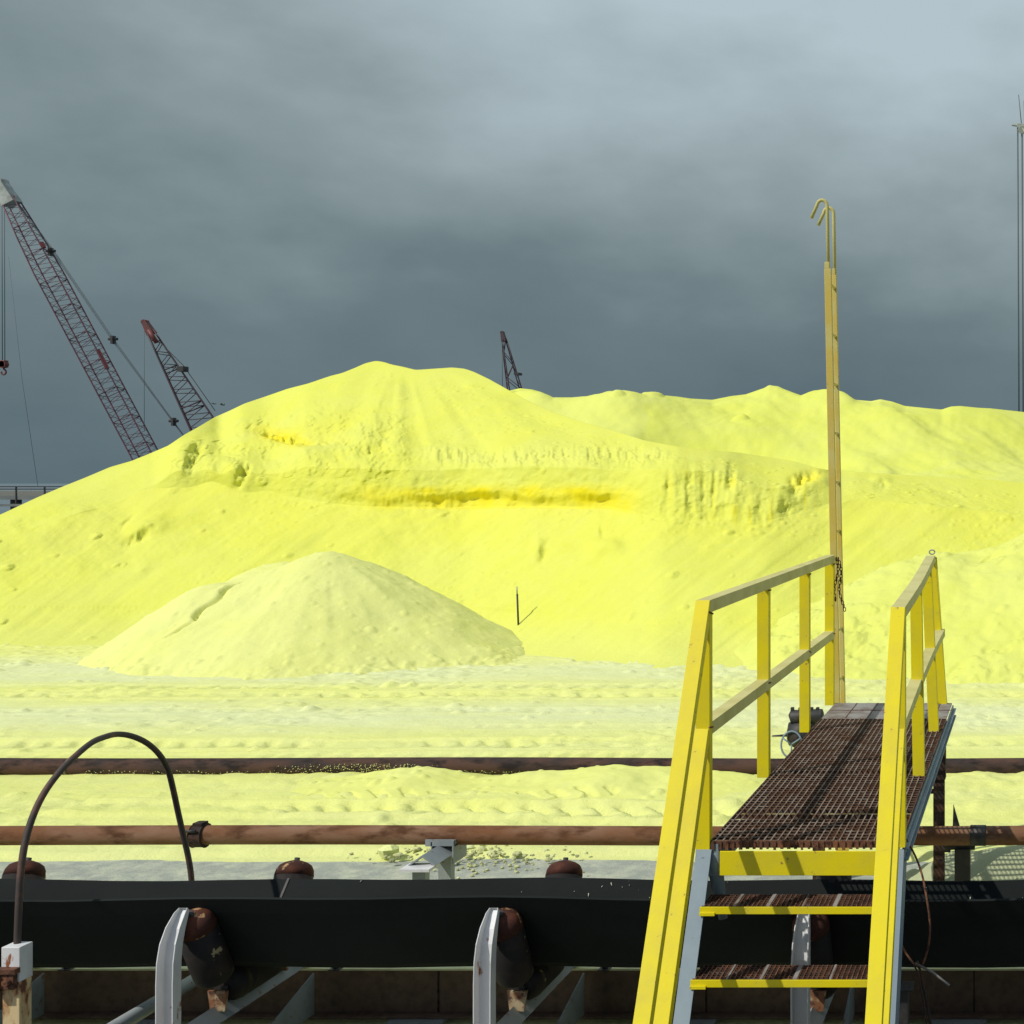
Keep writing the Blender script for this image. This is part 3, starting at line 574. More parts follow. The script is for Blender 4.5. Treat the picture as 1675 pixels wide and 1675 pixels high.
# splashes on the belt near the stairs
rc = random.Random(21); spl = []
for i in range(46):
    px = rc.choice([rc.uniform(930, 1120), rc.uniform(1160, 1675), rc.uniform(400, 1600)]); t = rc.uniform(0.1, 0.95); y = bp[7][0]+(bp[8][0]-bp[7][0])*t; z = bp[7][1]+(bp[8][1]-bp[7][1])*t
    spl.append((XX(px, y), y, z, rc.uniform(0.0015, 0.005)))
mb = MB()
for (x, y, z, r) in spl:
    l = r*rc.uniform(1, 4) if rc.random() < 0.75 else r*rc.uniform(6, 9); dx = rc.uniform(-0.5, 0.5)*l
    d_ = Vector((dx, -0.0, 0)) + Vector((0, 0.518, 0.855))*l*0.6; p0 = Vector((x, y-0.003, z+0.002)); mb.tube([p0-d_*0.5, p0, p0+d_*0.5], [r*0.3, r*0.6, r*0.4], 6)
o = mb.build('splashes', mat('dried_splash', (0.55, 0.57, 0.45)), cv); o['kind'] = 'stuff'
# stringers
def chan(h, fl, t=0.008): return [(0,0),(fl,0),(fl,t),(t,t),(t,h-t),(fl,h-t),(fl,h),(0,h)]
for (Y_, s) in ((7.29, 1), (6.24, -1)):
    z0, z1 = 0.035, 0.268; t = 0.012; k = MB()
    k.box(-13, 8, Y_-0.006, Y_+0.006, z0, z1); k.box(-13, 8, Y_-0.075, Y_+0.07, z0-0.012, z0)
    sg = k.build('stringer', WEBR if s == 1 else GREY, cv)
    k = MB(); k.box(-13, 8, Y_-0.030, Y_+0.075, z1, z1+0.010); k.build('top_flange', FLG if s == 1 else GREY, sg)
    for x in [RXs-0.70+1.45*j_ for j_ in range(-1, 5) for RXs in (-3.97,)]:
        if s == 1: k = MB(); k.box(x-0.004, x+0.004, Y_-0.012, Y_-0.0065, z0, z1); k.build('seam', DRUST, sg)
    for i in range(-1, 5):
        for dx in (-0.21, 0.22):
            x = -3.98+1.45*i+dx; k = MB(); k.tube([(x, Y_-0.035, z1+0.011), (x, Y_-0.035, z1+0.030)], 0.018, 6, False); k.box(x-0.03, x+0.03, Y_-0.065, Y_-0.005, z1+0.0105, z1+0.0145); k.build('bolt', BLACK, sg)
    for i in range(-2, 4): k = MB(); k.box(-3.3+1.45*i-0.15, -3.3+1.45*i+0.15, Y_-0.13, Y_+0.10, -0.02, z0-0.0125); k.build('sleeper', GREY, cv)
RX = [-3.967+1.45*i for i in range(-2, 5)]
proto = None
def make_idler(X):
    fr = MB()
    fr.sweep([(X, 6.18, 0.335), (X, 7.36, 0.335)], [(-0.055,-0.035),(0,0.03),(0.055,-0.035),(0.047,-0.04),(0,0.018),(-0.047,-0.04)], A=(-1,0,0))
    f_ = fr.build('idler', GREY, cv, 0)
    k = MB()                                        # near bracket: channel, flanges towards the viewer, curling over at the top
    path = [(X, 6.20, 0.29), (X, 6.20, 0.60), (X, 6.203, 0.70), (X, 6.215, 0.77), (X, 6.24, 0.83), (X, 6.275, 0.885), (X, 6.292, 0.905)]
    wd = [0.0405, 0.0405, 0.040, 0.038, 0.034, 0.027, 0.020]; dp = [0.062, 0.062, 0.060, 0.055, 0.045, 0.03, 0.02]
    vs = []; T_ = k.frames(path)[1]
    for p_, w_, d_, t in zip(path, wd, dp, T_):
        nn = Vector((0, -t.z, t.y)).normalized(); p_ = Vector(p_)
        for (a_, b_) in ((-1, 1), (-0.86, 1), (-0.86, 0.11), (0.86, 0.11), (0.86, 1), (1, 1), (1, 0), (-1, 0)): vs.append(p_ + Vector((a_*w_, 0, 0)) + nn*(b_*d_))
    fs = [(i*8+j, i*8+(j+1) % 8, (i+1)*8+(j+1) % 8, (i+1)*8+j) for i in range(len(path)-1) for j in range(8)] + [tuple(range(7, -1, -1)), tuple(48+j for j in range(8))]
    k.add(vs, fs).build('bracket', WHITE, f_, 0.002)
    def roller(a, b, r=0.088, cap=True):
        a = Vector(a); b = Vector(b); d = (b-a).normalized(); l = (b-a).length
        k = MB(); ks = [-0.028, -0.018, -0.004, 0.02, 0.05, l-0.05, l-0.02, l-0.006, l]; rs = [r*0.30, r*0.60, r*0.82, r*0.95, r, r, r*0.97, r*0.85, r*0.5]
        k.tube([a+d*q_ for q_ in ks[4:]], rs[4:], 26); ro = k.build('roller', SHELL, f_)
        k = MB(); k.tube([a+d*q_ for q_ in ks[:4]+[0.052]], [q2*1.012 for q2 in rs[:4]+[r]], 26); k.build('end_cap', RCAP if cap else SHELL, f_)
        k = MB(); k.tube([a-d*0.045, a+d*0.01], 0.014, 8); k.build('shaft', BLACK, f_)
        return ro
    roller((X+0.02, 6.318, 0.850), (X+0.02, 6.492, 0.515)); roller((X+0.02, 6.60, 0.438), (X+0.02, 6.97, 0.438), cap=False); roller((X-0.005, 7.245, 0.835), (X+0.01, 7.085, 0.50), 0.095)
    for (Y_, z1, w_) in ((6.515, 0.44, 0.05), (7.06, 0.44, 0.05)):
        k = MB(); k.add([(X-0.02+0.03*0, Y_, 0.34), (X+0.05, Y_, 0.34), (X+0.065, Y_-0.005, z1), (X-0.03, Y_-0.005, z1), (X+0.065, Y_-0.012, z1), (X-0.02, Y_+0.012, 0.34), (X+0.05, Y_+0.012, 0.34), (X+0.065, Y_+0.010, z1), (X-0.03, Y_+0.010, z1)], [(0,1,2,3),(5,8,7,6),(0,3,8,5),(1,6,7,2),(3,2,7,8)])
        k.build('cradle', CREAMD, f_)
    k = MB()                                         # far foot: folded gusset
    k.box(X-0.075, X+0.055, 7.30, 7.38, 0.31, 0.318)
    k.add([(X-0.075,7.26,0.30),(X+0.06,7.26,0.30),(X+0.095,7.26,0.345),(X+0.055,7.26,0.372),(X-0.065,7.26,0.372),(X-0.08,7.26,0.34),(X-0.075,7.268,0.30),(X+0.06,7.268,0.30),(X+0.095,7.268,0.345),(X+0.055,7.268,0.372),(X-0.065,7.268,0.372),(X-0.08,7.268,0.34)], [(0,1,2,3,4,5),(11,10,9,8,7,6)]+[(j,j+6,(j+1)%6+6,(j+1)%6) for j in range(6)])
    k.box(X-0.03, X+0.03, 7.20, 7.30, 0.30, 0.385) 
    k.build('foot', GREY, f_)
    k = MB(); k.sweep([(X, 7.25, 0.32), (X, 7.27, 0.60), (X, 7.335, 0.72), (X, 7.335, 0.76)], [(-0.03,-0.004),(0.03,-0.004),(0.03,0.004),(-0.03,0.004)], A=(1,0,0)); k.build('bracket', CREAMR, f_)
    k = MB(); k.add([(X+0.10,6.45,0.05),(X+0.10,7.22,0.05),(X+0.10,7.22,0.27),(X+0.108,6.45,0.05),(X+0.108,7.22,0.05),(X+0.108,7.22,0.27)], [(0,1,2),(5,4,3),(0,2,5,3),(0,3,4,1),(1,4,5,2)]); k.build('gusset', GREY, f_)
    return f_
def children(o): return [c for c in bpy.data.objects if c.parent == o]
proto = make_idler(RX[0])
pk = children(proto)
for i, X in enumerate(RX[1:], 1):
    c = proto.copy(); COL.objects.link(c); c.parent = cv; c.location = proto.location + Vector((X-RX[0], 0, 0))
    for ch in pk: d = ch.copy(); COL.objects.link(d); d.parent = c
for x in (-4.47, -1.9, 0.2):                                   # cross ties between idlers
    k = MB(); k.tube([(x, 6.2, 0.25), (x, 7.28, 0.25)], 0.035, 12); k.build('cross_tie', GREY, cv)

# left post + hoop
lp = empty('clamp_post', (-4.6, 6.08, 0), 'cream box post with rust streaks and a white cap under the hoop', 'post')
k = MB(); k.box(-4.637, -4.560, 6.05, 6.125, 0, 0.655); k.build('post', CREAMR, lp, 0.003)
k = MB(); k.box(-4.640, -4.557, 6.047, 6.128, 0.6555, 0.812); k.build('cap', WHITE, lp, 0.003)
k = MB(); k.box(-4.70, -4.552, 6.012, 6.046, 0.70, 0.725); k.box(-4.665, -4.625, 6.005, 6.046, 0.62, 0.70); k.box(-4.625, -4.565, 6.02, 6.045, 0.63, 0.70); k.tube([(-4.59, 6.0, 0.665), (-4.59, 6.03, 0.665)], 0.016, 6, False); k.build('clamp', RUST, lp, 0.002)
hp = [(24,1600),(24,1560),(26,1500),(33,1430),(45,1375),(60,1330),(76,1293),(97,1260),(120,1236),(148,1215),(172,1206),(195,1201),(217,1204),(238,1215),(256,1233),(272,1258),(284,1290),(294,1325),(301,1360),(307,1400),(310,1440),(311,1500)]
HX = -4.62; k = MB()
pth = [Vector((HX + 0.012*math.sin(i), HX*F/(x-VX), ZZ(y, HX*F/(x-VX)))) for i, (x, y) in enumerate(hp)]
k.tube([sum((pth[min(max(i_+d_,0),len(pth)-1)] for d_ in (-1,0,1)), Vector())/3 for i_ in range(len(pth))] if False else curve(pth, 4), 0.0145, 10)
hoop = k.build('arched_rod', mat('rusty_rod', (0.045, 0.032, 0.026), 0.7, (0.15, 0.065, 0.04), 5, 0.5, 0.65), None); tag(hoop, 'thin rusty rod bent in a tall arch over the black belt', 'hoop')

# ------------------------------------------------------------ crossover walkway with stairs
ZF = ZZ(1375, 5.96); Y0, Y1, Y2_ = 5.96, 9.06, 9.70
wk = empty('crossover_walkway', (-1.03, 6, 0), 'yellow-railed stair and rusty grating walkway crossing the conveyor', 'walkway')
SL = 1.60                                                         # stair slope dz/dy
def sp3(Y): return ZF - SL*(Y0-Y)
XL0, XL1, XR0, XR1 = -1.430, -0.552, -0.630, -0.567
# grating panels
k = MB(); gx0, gx1 = XL0+0.004, -0.588; y0, y1 = Y0+0.012, Y1-0.01
y = y0; gaps = ((6.36, 6.41), (6.465, 6.52), (7.36, 7.42)); tops = []
while y <= y1:
    if not any(a_ < y < b_ for a_, b_ in gaps): k.box(gx0, gx1, y-0.0025, y+0.0025, ZF-0.024, ZF-0.003); tops.append(y)
    y += 0.052
for e in (gx0-0.003, gx1+0.003): k.box(e-0.003, e+0.003, y0, y1, ZF-0.032, ZF-0.002)
gp = k.build('grating', GRATE, wk)
k = MB()
for y in tops: k.box(gx0+0.002, gx1-0.002, y-0.0045, y+0.0045, ZF-0.0028, ZF-0.0012)
k.build('bar_tops', RODB, gp)
k = MB(); x = gx0+0.018; j = 0
while x < gx1-0.005:
    wv = 0.0014*math.sin(j*2.3); k.sweep([(x+wv, y0-0.006, ZF-0.0025), (x-wv, (y0+y1)/2, ZF-0.002), (x+wv, y1+0.004, ZF-0.0025)], [(-0.0028,-0.003),(0.0028,-0.003),(0.0028,0.003),(-0.0028,0.003)]); x += 0.0305; j += 1
k.build('rods', ROD, gp)
k = MB(); k.sweep([(gx0, y0-0.005, ZF-0.018), (gx1, y0-0.005, ZF-0.018)], [(-0.003,-0.015),(0.003,-0.015),(0.003,0.015),(-0.003,0.015)], A=(0,1,0))
x = gx0; rj = random.Random(5)
while x < gx1: k.box(x, x+0.010+rj.random()*0.006, y0-0.014, y0-0.009, ZF-0.036-rj.random()*0.006, ZF-0.004); x += 0.0305
k.build('edge_strip', RUST, gp)
k = MB(); k.box(XL0+0.002, -0.585, Y1+0.005, Y2_, ZF-0.012, ZF-0.002); pl = k.build('landing_plate', PLATE, wk, 0.002)
k = MB()
for x in (-1.27, -1.12, -0.97, -0.82, -0.67): k.box(x, x+0.004, Y1+0.02, Y2_-0.01, ZF-0.002, ZF+0.0015)
k.box(XL0+0.01, XR1, 9.38, 9.386, ZF-0.002, ZF+0.0018)
k.build('weld_lines', RUST, pl)
# side channels (blue-grey) and cross beams
for (xa, sgn) in ((XL0-0.062, 1), (-0.582, -1)):
    k = MB()
    if sgn == 1: xa = XL0+0.03
    k.box(xa, xa+0.008, Y0+0.02, Y2_, ZF-0.095 if sgn == -1 else ZF-0.135, ZF-0.016 if sgn == -1 else ZF-0.0395)
    f0, f1 = (xa+0.0085, xa+0.028)
    k.box(f0, f1, Y0+0.02, Y2_, ZF-0.0455, ZF-0.0395); k.box(f0, f1, Y0+0.02, Y2_, ZF-0.095, ZF-0.088)
    k.build('side_channel', BLUE, wk, 0.0015)
k = MB()
for y in (6.60, 7.42, 8.2, 9.03): k.box(XL0+0.042, -0.585, y-0.02, y-0.012, ZF-0.12, ZF-0.047)
k.build('cross_beams', BLUE, wk)
k = MB(); k.box(-1.385, XR0+0.02, Y0-0.018, Y0-0.008, ZF-0.150, ZF-0.043)
k.box(-1.385, XR0+0.02, Y0-0.008, Y0+0.03, ZF-0.150, ZF-0.142); k.build('front_beam', YEL, wk, 0.0015)
# legs
for x in (XX(1536, 9.03), -1.44):
    k = MB(); k.box(x-0.037, x+0.037, 9.0, 9.07, 0.0, ZF-0.05); k.box(x-0.045, x+0.045, 8.985, 9.085, ZF-0.40, ZF-0.06)
    lg = k.build('leg', DRUST, wk, 0.003)
    k = MB(); k.box(x-0.11, x-0.038, 9.02, 9.05, ZF-0.50, ZF-0.472); k.build('cleat', DRUST, lg)
# stringers
for (x0, x1, sgn) in ((-1.492, -1.424, 1), (-0.640, -0.572, -1)):
    ybot = Y0 - (ZF)/SL
    path = [(0, ybot-0.02, sp3(ybot-0.02)-0.03), (0, Y0-0.005, sp3(Y0-0.005)-0.03)]
    k = MB()
    pr = [(0,0.0),(0.068,0.0),(0.068,-0.0075),(0.0075,-0.0075),(0.0075,-0.16),(0,-0.16)] if sgn == 1 else [(0,0.0),(0.068,0.0),(0.068,-0.16),(0.0605,-0.16),(0.0605,-0.0075),(0,-0.0075)]
    pr = [(a_, -b_) for a_, b_ in pr]
    k.sweep([(x0, p_[1], p_[2]) for p_ in path], pr, A=(1,0,0)); k.build('stringer', BLUE, wk)
# stub support tube beside the stringer
k = MB(); k.tube([(-1.425, Y0+0.03, ZF-0.055), (-1.418, Y0+0.035, ZF-0.12), (-1.385, Y0+0.05, ZF-0.36)], [0.034, 0.036, 0.020], 14); k.build('corner_tube', BLUE, wk)
k = MB(); k.box(-1.490, -1.392, Y0+0.0035, Y0+0.011, ZF-0.16, ZF-0.014); k.build('corner_plate', BLUE, wk, 0.008)
# treads
for i in range(1, 6):
    yf_ = Y0 - 0.158*i; zt_ = ZF + 0.012 - 0.2565*i
    if zt_ < 0.1: break
    x0, x1 = -1.432, -0.628
    k = MB(); k.box(x0-0.006, x1, yf_-0.004, yf_+0.002, zt_-0.030, zt_+0.001); k.box(x0-0.006, x0+0.06, yf_-0.012, yf_-0.0045, zt_-0.036, zt_-0.022)
    no = k.build('tread', YEL, wk, 0.001)
    k = MB()
    for j in range(7): k.box(x0, x1, yf_+0.008+j*0.026, yf_+0.012+j*0.026, zt_-0.028, zt_+0.002)
    k.build('bars', GRATE, no)
    k = MB(); x = x0+0.01; j = 0
    while x < x1: k.box(x, x+0.004, yf_+0.003, yf_+0.170, zt_-0.010, zt_+0.003); x += 0.0205; j += 1
    k.build('rods', RUST, no)
    k = MB()
    for x in (x0+0.14, x0+0.285, x0+0.43, x0+0.575): k.box(x+random.uniform(-.01,.01), x+0.009, yf_+0.003, yf_+0.170, zt_-0.01, zt_+0.0045)
    k.build('worn_strips', PLATE, no)
# rail posts
def post(xa, xb, Yp, ztop, zbot, outer, m=YEL, leanx=0.0, nm='post'):
    """angle post: one leg faces the stairs, the other runs back along the outer edge"""
    k = MB(); t = 0.006; d = 0.055
    def q4(x0, x1, y0, y1):
        v = [(x, y, z) for z, lx in ((zbot, 0), (ztop, leanx)) for y in (y0, y1) for x in (x0+lx, x1+lx)]
        k.add(v, [(0,2,3,1),(4,5,7,6),(0,1,5,4),(2,6,7,3),(0,4,6,2),(1,3,7,5)])
    q4(xa, xb, Yp, Yp+t)
    if outer == 'R': q4(xb-t, xb, Yp+t+0.0003, Yp+d)
    else: q4(xa, xa+t, Yp+t+0.0003, Yp+d)
    return k.build(nm, m, wk, 0.001)
RH = 1.065; PY_ = [Y0, 7.29, 8.61, 9.66]
xl, xr = -1.496, -1.433
for i, y in enumerate(PY_): post(xl, xr, y-0.004, ZF+RH-0.055, ZF-0.10 if i == 0 else ZF-0.012, 'R')
# right rail: bowed inwards towards the far end
rtop = {5.96: -0.630, 7.29: -0.664-0.03, 8.61: -0.71-0.03, 9.66: -0.765}
rx = [-0.630, -0.668, -0.715, -0.765]; rb = [-0.630, -0.652, -0.668, -0.682]
for i, y in enumerate(PY_): post(rb[i], rb[i]+0.063, y-0.004, ZF+RH-0.045, ZF-0.01 if i else ZF-0.03, 'R', leanx=rx[i]-rb[i])
AL = Lp(0.063, 0.058, 0.006)
angL = [(0.063,0.0),(0.0,0.0),(0.0,-0.006),(0.057,-0.006),(0.057,-0.056),(0.063,-0.056)]      # top leg + inner drop leg
# b axis of sweep = tangent x A ; for path +Y, A=+X  -> b = Y x X = -Z, so flip sign
flip = lambda pr: [(a_, -b_) for a_, b_ in pr]
k = MB(); k.sweep([(xl, Y0+0.01, ZF+RH), (xl, 9.72, ZF+RH)], flip(angL)); k.build('top_rail', YRAIL, wk, 0.0012)
k = MB(); k.sweep([(xl, Y0+0.052, ZF+0.52), (xl, 9.72, ZF+0.52)], flip([(0.0635,0.0),(0.0,0.0),(0.0,-0.006),(0.058,-0.006),(0.058,-0.056),(0.0635,-0.056)])); k.build('mid_rail', YRAIL, wk, 0.0012)
angR = [(0.0,0.0),(0.063,0.0),(0.063,-0.052),(0.057,-0.052),(0.057,-0.006),(0.0,-0.006)]
k = MB(); k.sweep(curve([(rx[0], Y0+0.01, ZF+RH-0.03), (rx[1]+0.005, 7.29, ZF+RH-0.01), (rx[2], 8.61, ZF+RH+0.005), (rx[3], 9.60, ZF+RH), (rx[3]-0.01, 9.80, ZF+RH-0.015)]), flip(angR)); k.build('top_rail', YRAIL, wk, 0.0012)
k = MB(); k.sweep(curve([(-0.6335, Y0+0.055, ZF+0.52), (-0.668, 7.30, ZF+0.52), (-0.69, 8.62, ZF+0.53), (-0.70, 9.72, ZF+0.53)]), flip(angR)); k.build('mid_rail', YRAIL, wk, 0.0012)
k = MB()
rc_ = Vector((rx[3]+0.028, 9.80, ZF+RH+0.012)); pts = [rc_ + Vector((0.020*math.cos(a_), 0, 0.016*math.sin(a_)+0.004)) for a_ in np.linspace(0, 2*math.pi, 13)]
k.tube(pts, 0.005, 6); k.build('ring', GREY, wk)
# far-right corner brace to the floor
k = MB(); k.sweep([(rb[3]+0.052, 9.76, ZF-0.01), (rx[3]+0.060, 9.78, ZF+RH-0.02)], [(-0.004,-0.025),(0.004,-0.025),(0.004,0.025),(-0.004,0.025)], A=(1,0,0)); k.build('end_strut', YEL, wk)
# stair rails, slanting towards the viewer
def stair_rail(x0, ztop, nm, y_start, ext=0.0):
    ybot = y_start - (ztop-0.25)/SL
    ztop2 = ztop
    p0 = (x0, ybot, ztop2 - SL*(y_start-ybot)); p1 = (x0, y_start, ztop2)
    k = MB(); k.sweep([p0, p1], flip([(0.0,0.0),(0.0635,0.0),(0.0635,-0.052),(0.0575,-0.052),(0.0575,-0.006),(0.0,-0.006)])); return k.build(nm, YEL, wk, 0.0015)
for x in (-1.4975, -0.6315):
    stair_rail(x, ZF+RH + (0.0 if x < -1 else -0.03), 'stair_rail', Y0+0.006)
    stair_rail(x, ZF+0.50, 'stair_mid_rail', Y0-0.02)
    # bottom stair post
    yb2 = 5.02; k = MB(); k.box(x+0.004, x+0.060, yb2, yb2+0.006, 0, sp3(yb2)+RH-0.14 if False else max(0.3, ZF+RH-SL*(Y0-yb2)-0.10)); k.build('stair_post', YEL, wk)
for i, y in enumerate(PY_):
    for (x_, z_) in ((xr, ZF+0.50), (xr, ZF+RH-0.06)):
        k = MB(); k.tube([(x_+0.0005, y-0.010, z_+random.uniform(-.01,.01)), (x_+0.003, y+0.045, z_-0.004)], 0.0042, 6); k.build('weld_bead', RUST, wk)
for x_ in (-1.458, -0.66):
    for z_ in (-0.075, -0.12): k = MB(); k.tube([(x_, Y0-0.026, ZF+z_), (x_, Y0-0.017, ZF+z_)], 0.009, 6, False); k.build('bolt', DRUST if x_ > -1.4 else BLUE, wk)
for i in range(1, 5):
    y_ = Y0-0.158*i; z_ = ZF+0.012-0.2565*i
    for dy in (0.04, 0.12): k = MB(); k.tube([(-1.4245, y_+dy, z_-0.05), (-1.412, y_+dy, z_-0.05)], 0.009, 6, False); k.build('bolt', DRUST, wk)
# ------------------------------------------------------------ chain on the last left post
ch = MB(); pz = ZF+RH-0.03
for s_, (xa, ya) in enumerate(((xr+0.012, 9.70), (xr+0.030, 9.68))):
    n_ = 13 if s_ == 0 else 16
    for i in range(n_):
        z = pz - 0.024*i; x = xa + (0.014*math.sin(i*0.5)) + (0.0022*i if s_ else 0); c = Vector((x, ya, z)); a_ = Vector((1,0,0)) if i % 2 else Vector((0.3,1,0)).normalized()
        ch.tube([c + a_*0.008*math.cos(t) + Vector((0,0,0.016*math.sin(t))) for t in np.linspace(0, 2*math.pi, 9)], 0.0032, 5)
o = ch.build('chain', DRUST); tag(o, 'rusty chain hanging from the far end of the left railing', 'chain')

# ------------------------------------------------------------ hooked ladder beyond the walkway
ld = empty('ladder', (-1.43, 9.95, 0), 'tall faded yellow ladder with hooked tops rising beyond the walkway', 'ladder')
def lx(z, b=-1.437): return b + (-1.512+1.437)*(z-ZF)/(ZZ(325, 9.8)-ZF)
for (Yl, wid, zj, ztop, dep) in ((9.84, 0.050, ZZ(440, 9.84), ZZ(338, 9.84), 0.018), (10.12, 0.033, ZZ(452, 10.16), ZZ(352, 10.16), 0.018)):
    k = MB(); hw = wid/2; path = [(lx(0)-0.0, Yl, 0.02), (lx(ZF), Yl, ZF), (lx(zj), Yl, zj)]
    off = 0.006 if Yl > 10 else 0
    k.sweep([(p_[0]+off, p_[1], p_[2]) for p_ in path], [(-hw,-dep),(hw,-dep),(hw,dep),(-hw,dep)]); 
    k.sweep([(lx(zj)+off, Yl, zj), (lx(zj)+off, Yl, zj+0.05)], [(-hw*0.9,-dep*.8),(hw*0.5,-dep*.8),(hw*0.5,dep*.8),(-hw*0.9,dep*.8)])
    rl = k.build('side_rail', YPOLE, ld, 0.003)
    # thin hooked rod
    xh = lx(ztop)+off+0.004; rr = 0.038; pts = [(lx(zj)+off+0.006, Yl, zj-0.1), (xh, Yl, ztop)]
    for a_ in np.linspace(0.2, math.pi-0.15, 9): pts.append((xh - rr + rr*math.cos(a_), Yl, ztop + rr*1.25*math.sin(a_)))
    pts.append((xh-2*rr-0.040, Yl, ztop-0.085))
    k = MB(); k.tube(pts, 0.0130, 10); k.build('hook', YRAIL, ld)
z = 0.35
while z < ZZ(452, 9.9):
    k = MB(); k.tube([(lx(z), 9.83, z), (lx(z)+0.006, 10.14, z)], 0.011, 8); k.build('rung', YPOLE, ld); z += 0.365

# ------------------------------------------------------------ valve behind the grating
vx, vy = XX(1308, 11.2), 11.2; vb = ZZ(1205, 11.2)
va = empty('gate_valve', (vx, vy, 0), 'black valve with a spoked handwheel left of the walkway', 'valve')
k = MB(); k.tube([(vx+0.02, vy, 0), (vx+0.02, vy, vb-0.06)], 0.055, 16); k.build('riser', DRUST, va)
k = MB(); k.tube([(vx-0.10, vy, vb+0.02), (vx-0.085, vy, vb+0.02), (vx-0.08, vy, vb+0.02), (vx+0.02, vy, vb+0.03), (vx+0.12, vy, vb+0.03), (vx+0.135, vy, vb+0.03)], [0.05, 0.09, 0.10, 0.11, 0.10, 0.05], 18)
k.tube([(vx+0.02, vy, vb-0.08), (vx+0.02, vy, vb+0.10)], [0.08, 0.07], 16); k.build('body', BLACK, va)
k = MB(); k.tube([(vx-0.08, vy, vb+0.155), (vx-0.07, vy, vb+0.16), (vx+0.19, vy, vb+0.17), (vx+0.20, vy, vb+0.17)], [0.03, 0.062, 0.062, 0.03], 16)
for dx in (-0.06, 0.005, 0.10, 0.15): k.box(vx+dx-0.013, vx+dx+0.013, vy-0.02, vy+0.02, vb+0.20, vb+0.245)
k.build('bonnet', BLACK, va, 0.004)
wc = Vector((vx-0.045, vy-0.13, vb-0.04)); 
k = MB(); k.tube([wc + Vector((0.085*math.cos(t), 0.02*math.sin(t), 0.105*math.sin(t))) for t in np.linspace(0, 2*math.pi, 25)], 0.008, 8)
for a_ in (0.5, 2.6, 4.7): k.tube([wc, wc + Vector((0.085*math.cos(a_), 0, 0.105*math.sin(a_)))], 0.007, 6)
k.build('handwheel', BLUE, va)
k = MB(); k.tube([wc, wc+Vector((0.03, 0.13, 0.02))], 0.012, 8); k.tube([(vx-0.22, vy-0.05, vb+0.015), (vx-0.09, vy-0.02, vb+0.015)], [0.006, 0.012], 8); k.build('stem', BLACK, va)

# ------------------------------------------------------------ loose cable right of the stairs
cb = empty('hanging_cable', P(1500, 1400, 5.9), 'thin dark cable looping down beside the right stair rail', 'cable')
cp = [(1482,1372,6.1),(1497,1400,6.05),(1508,1430,6.0),(1516,1470,5.95),(1521,1510,5.95),(1519,1545,5.95),(1508,1580,5.95),(1497,1578,5.93),(1480,1556,5.93),(1468,1530,5.92)]
k = MB(); k.tube(curve([P(*c) for c in cp], 5), 0.0048, 6); k.build('loop', RUST, cb)
cp = [(1500,1572,5.92),(1506,1590,5.91),(1510,1615,5.9),(1518,1650,5.9),(1524,1690,5.9),(1526,1740,5.9)]
k = MB(); k.tube(curve([P(*c) for c in cp], 4), 0.0055, 6); k.tube(curve([P(c[0]-5+2*math.sin(i), c[1]+6, c[2]-0.01) for i, c in enumerate(cp)], 4), 0.0045, 6); k.build('tail', DRUST, cb)
k = MB(); k.tube([P(1497,1576,5.90), P(1525,1590,5.89), P(1553,1612,5.88)], 0.0055, 6); k.build('twig_end', PLATE, cb)
k = MB(); k.box(XX(1462,6.3), XX(1492,6.3), 6.10, 6.16, 0.10, 0.60); k.box(XX(1455,6.3), XX(1500,6.3), 6.08, 6.18, 0.60, 0.612)
o = k.build('junction_box', BLACK, None, 0.003); tag(o, 'black upright box below the belt right of the stairs', 'box')

# ------------------------------------------------------------ cranes
MAR = mat('maroon_crane_paint', (0.105, 0.026, 0.042), 0.6, (0.045, 0.02, 0.028), 0.4)
MARD = mat('dark_crane_paint', (0.030, 0.018, 0.024), 0.6, (0.055, 0.02, 0.025), 0.4)
REDC = mat('red_crane_paint', (0.14, 0.022, 0.018), 0.6, (0.08, 0.02, 0.018), 0.6)
CAB = mat('crane_cable', (0.085, 0.105, 0.115), 0.6)
TIPW = mat('white_crane_paint', (0.36, 0.39, 0.36), 0.6, (0.20, 0.22, 0.20), 1.0)
def lattice(mb, A, B, w0, w1, n, rc, rb, side, dep, tf=0.28):
    A = Vector(A); B = Vector(B); d = (B-A).normalized(); s_ = (Vector(side) - d*Vector(side).dot(d)).normalized(); u = d.cross(s_)
    def pt(t, a, b):
        ww = w0 + (w1-w0)*min(1, t/tf) if w1 > w0 else w0
        return A + (B-A)*t + s_*(a*ww/2) + u*(b*ww/2*dep)
    for a in (-1, 1):
        for b in (-1, 1): mb.tube([pt(t, a, b) for t in np.linspace(0, 1, 9)], rc, 6)
    for i in range(n):
        t, t2 = i/n, (i+1)/n; e = 1 if i % 2 else -1
        for b in (-1, 1): mb.tube([pt(t, -e, b), pt(t2, e, b)], rb, 4)
        for a in (-1, 1): mb.tube([pt(t, a, -e), pt(t2, a, e)], rb, 4)
        if i % 6 == 0:
            for b in (-1, 1): mb.tube([pt(t, -1, b), pt(t, 1, b)], rb*1.6, 4)
            for a in (-1, 1): mb.tube([pt(t, a, -1), pt(t, a, 1)], rb*1.6, 4)
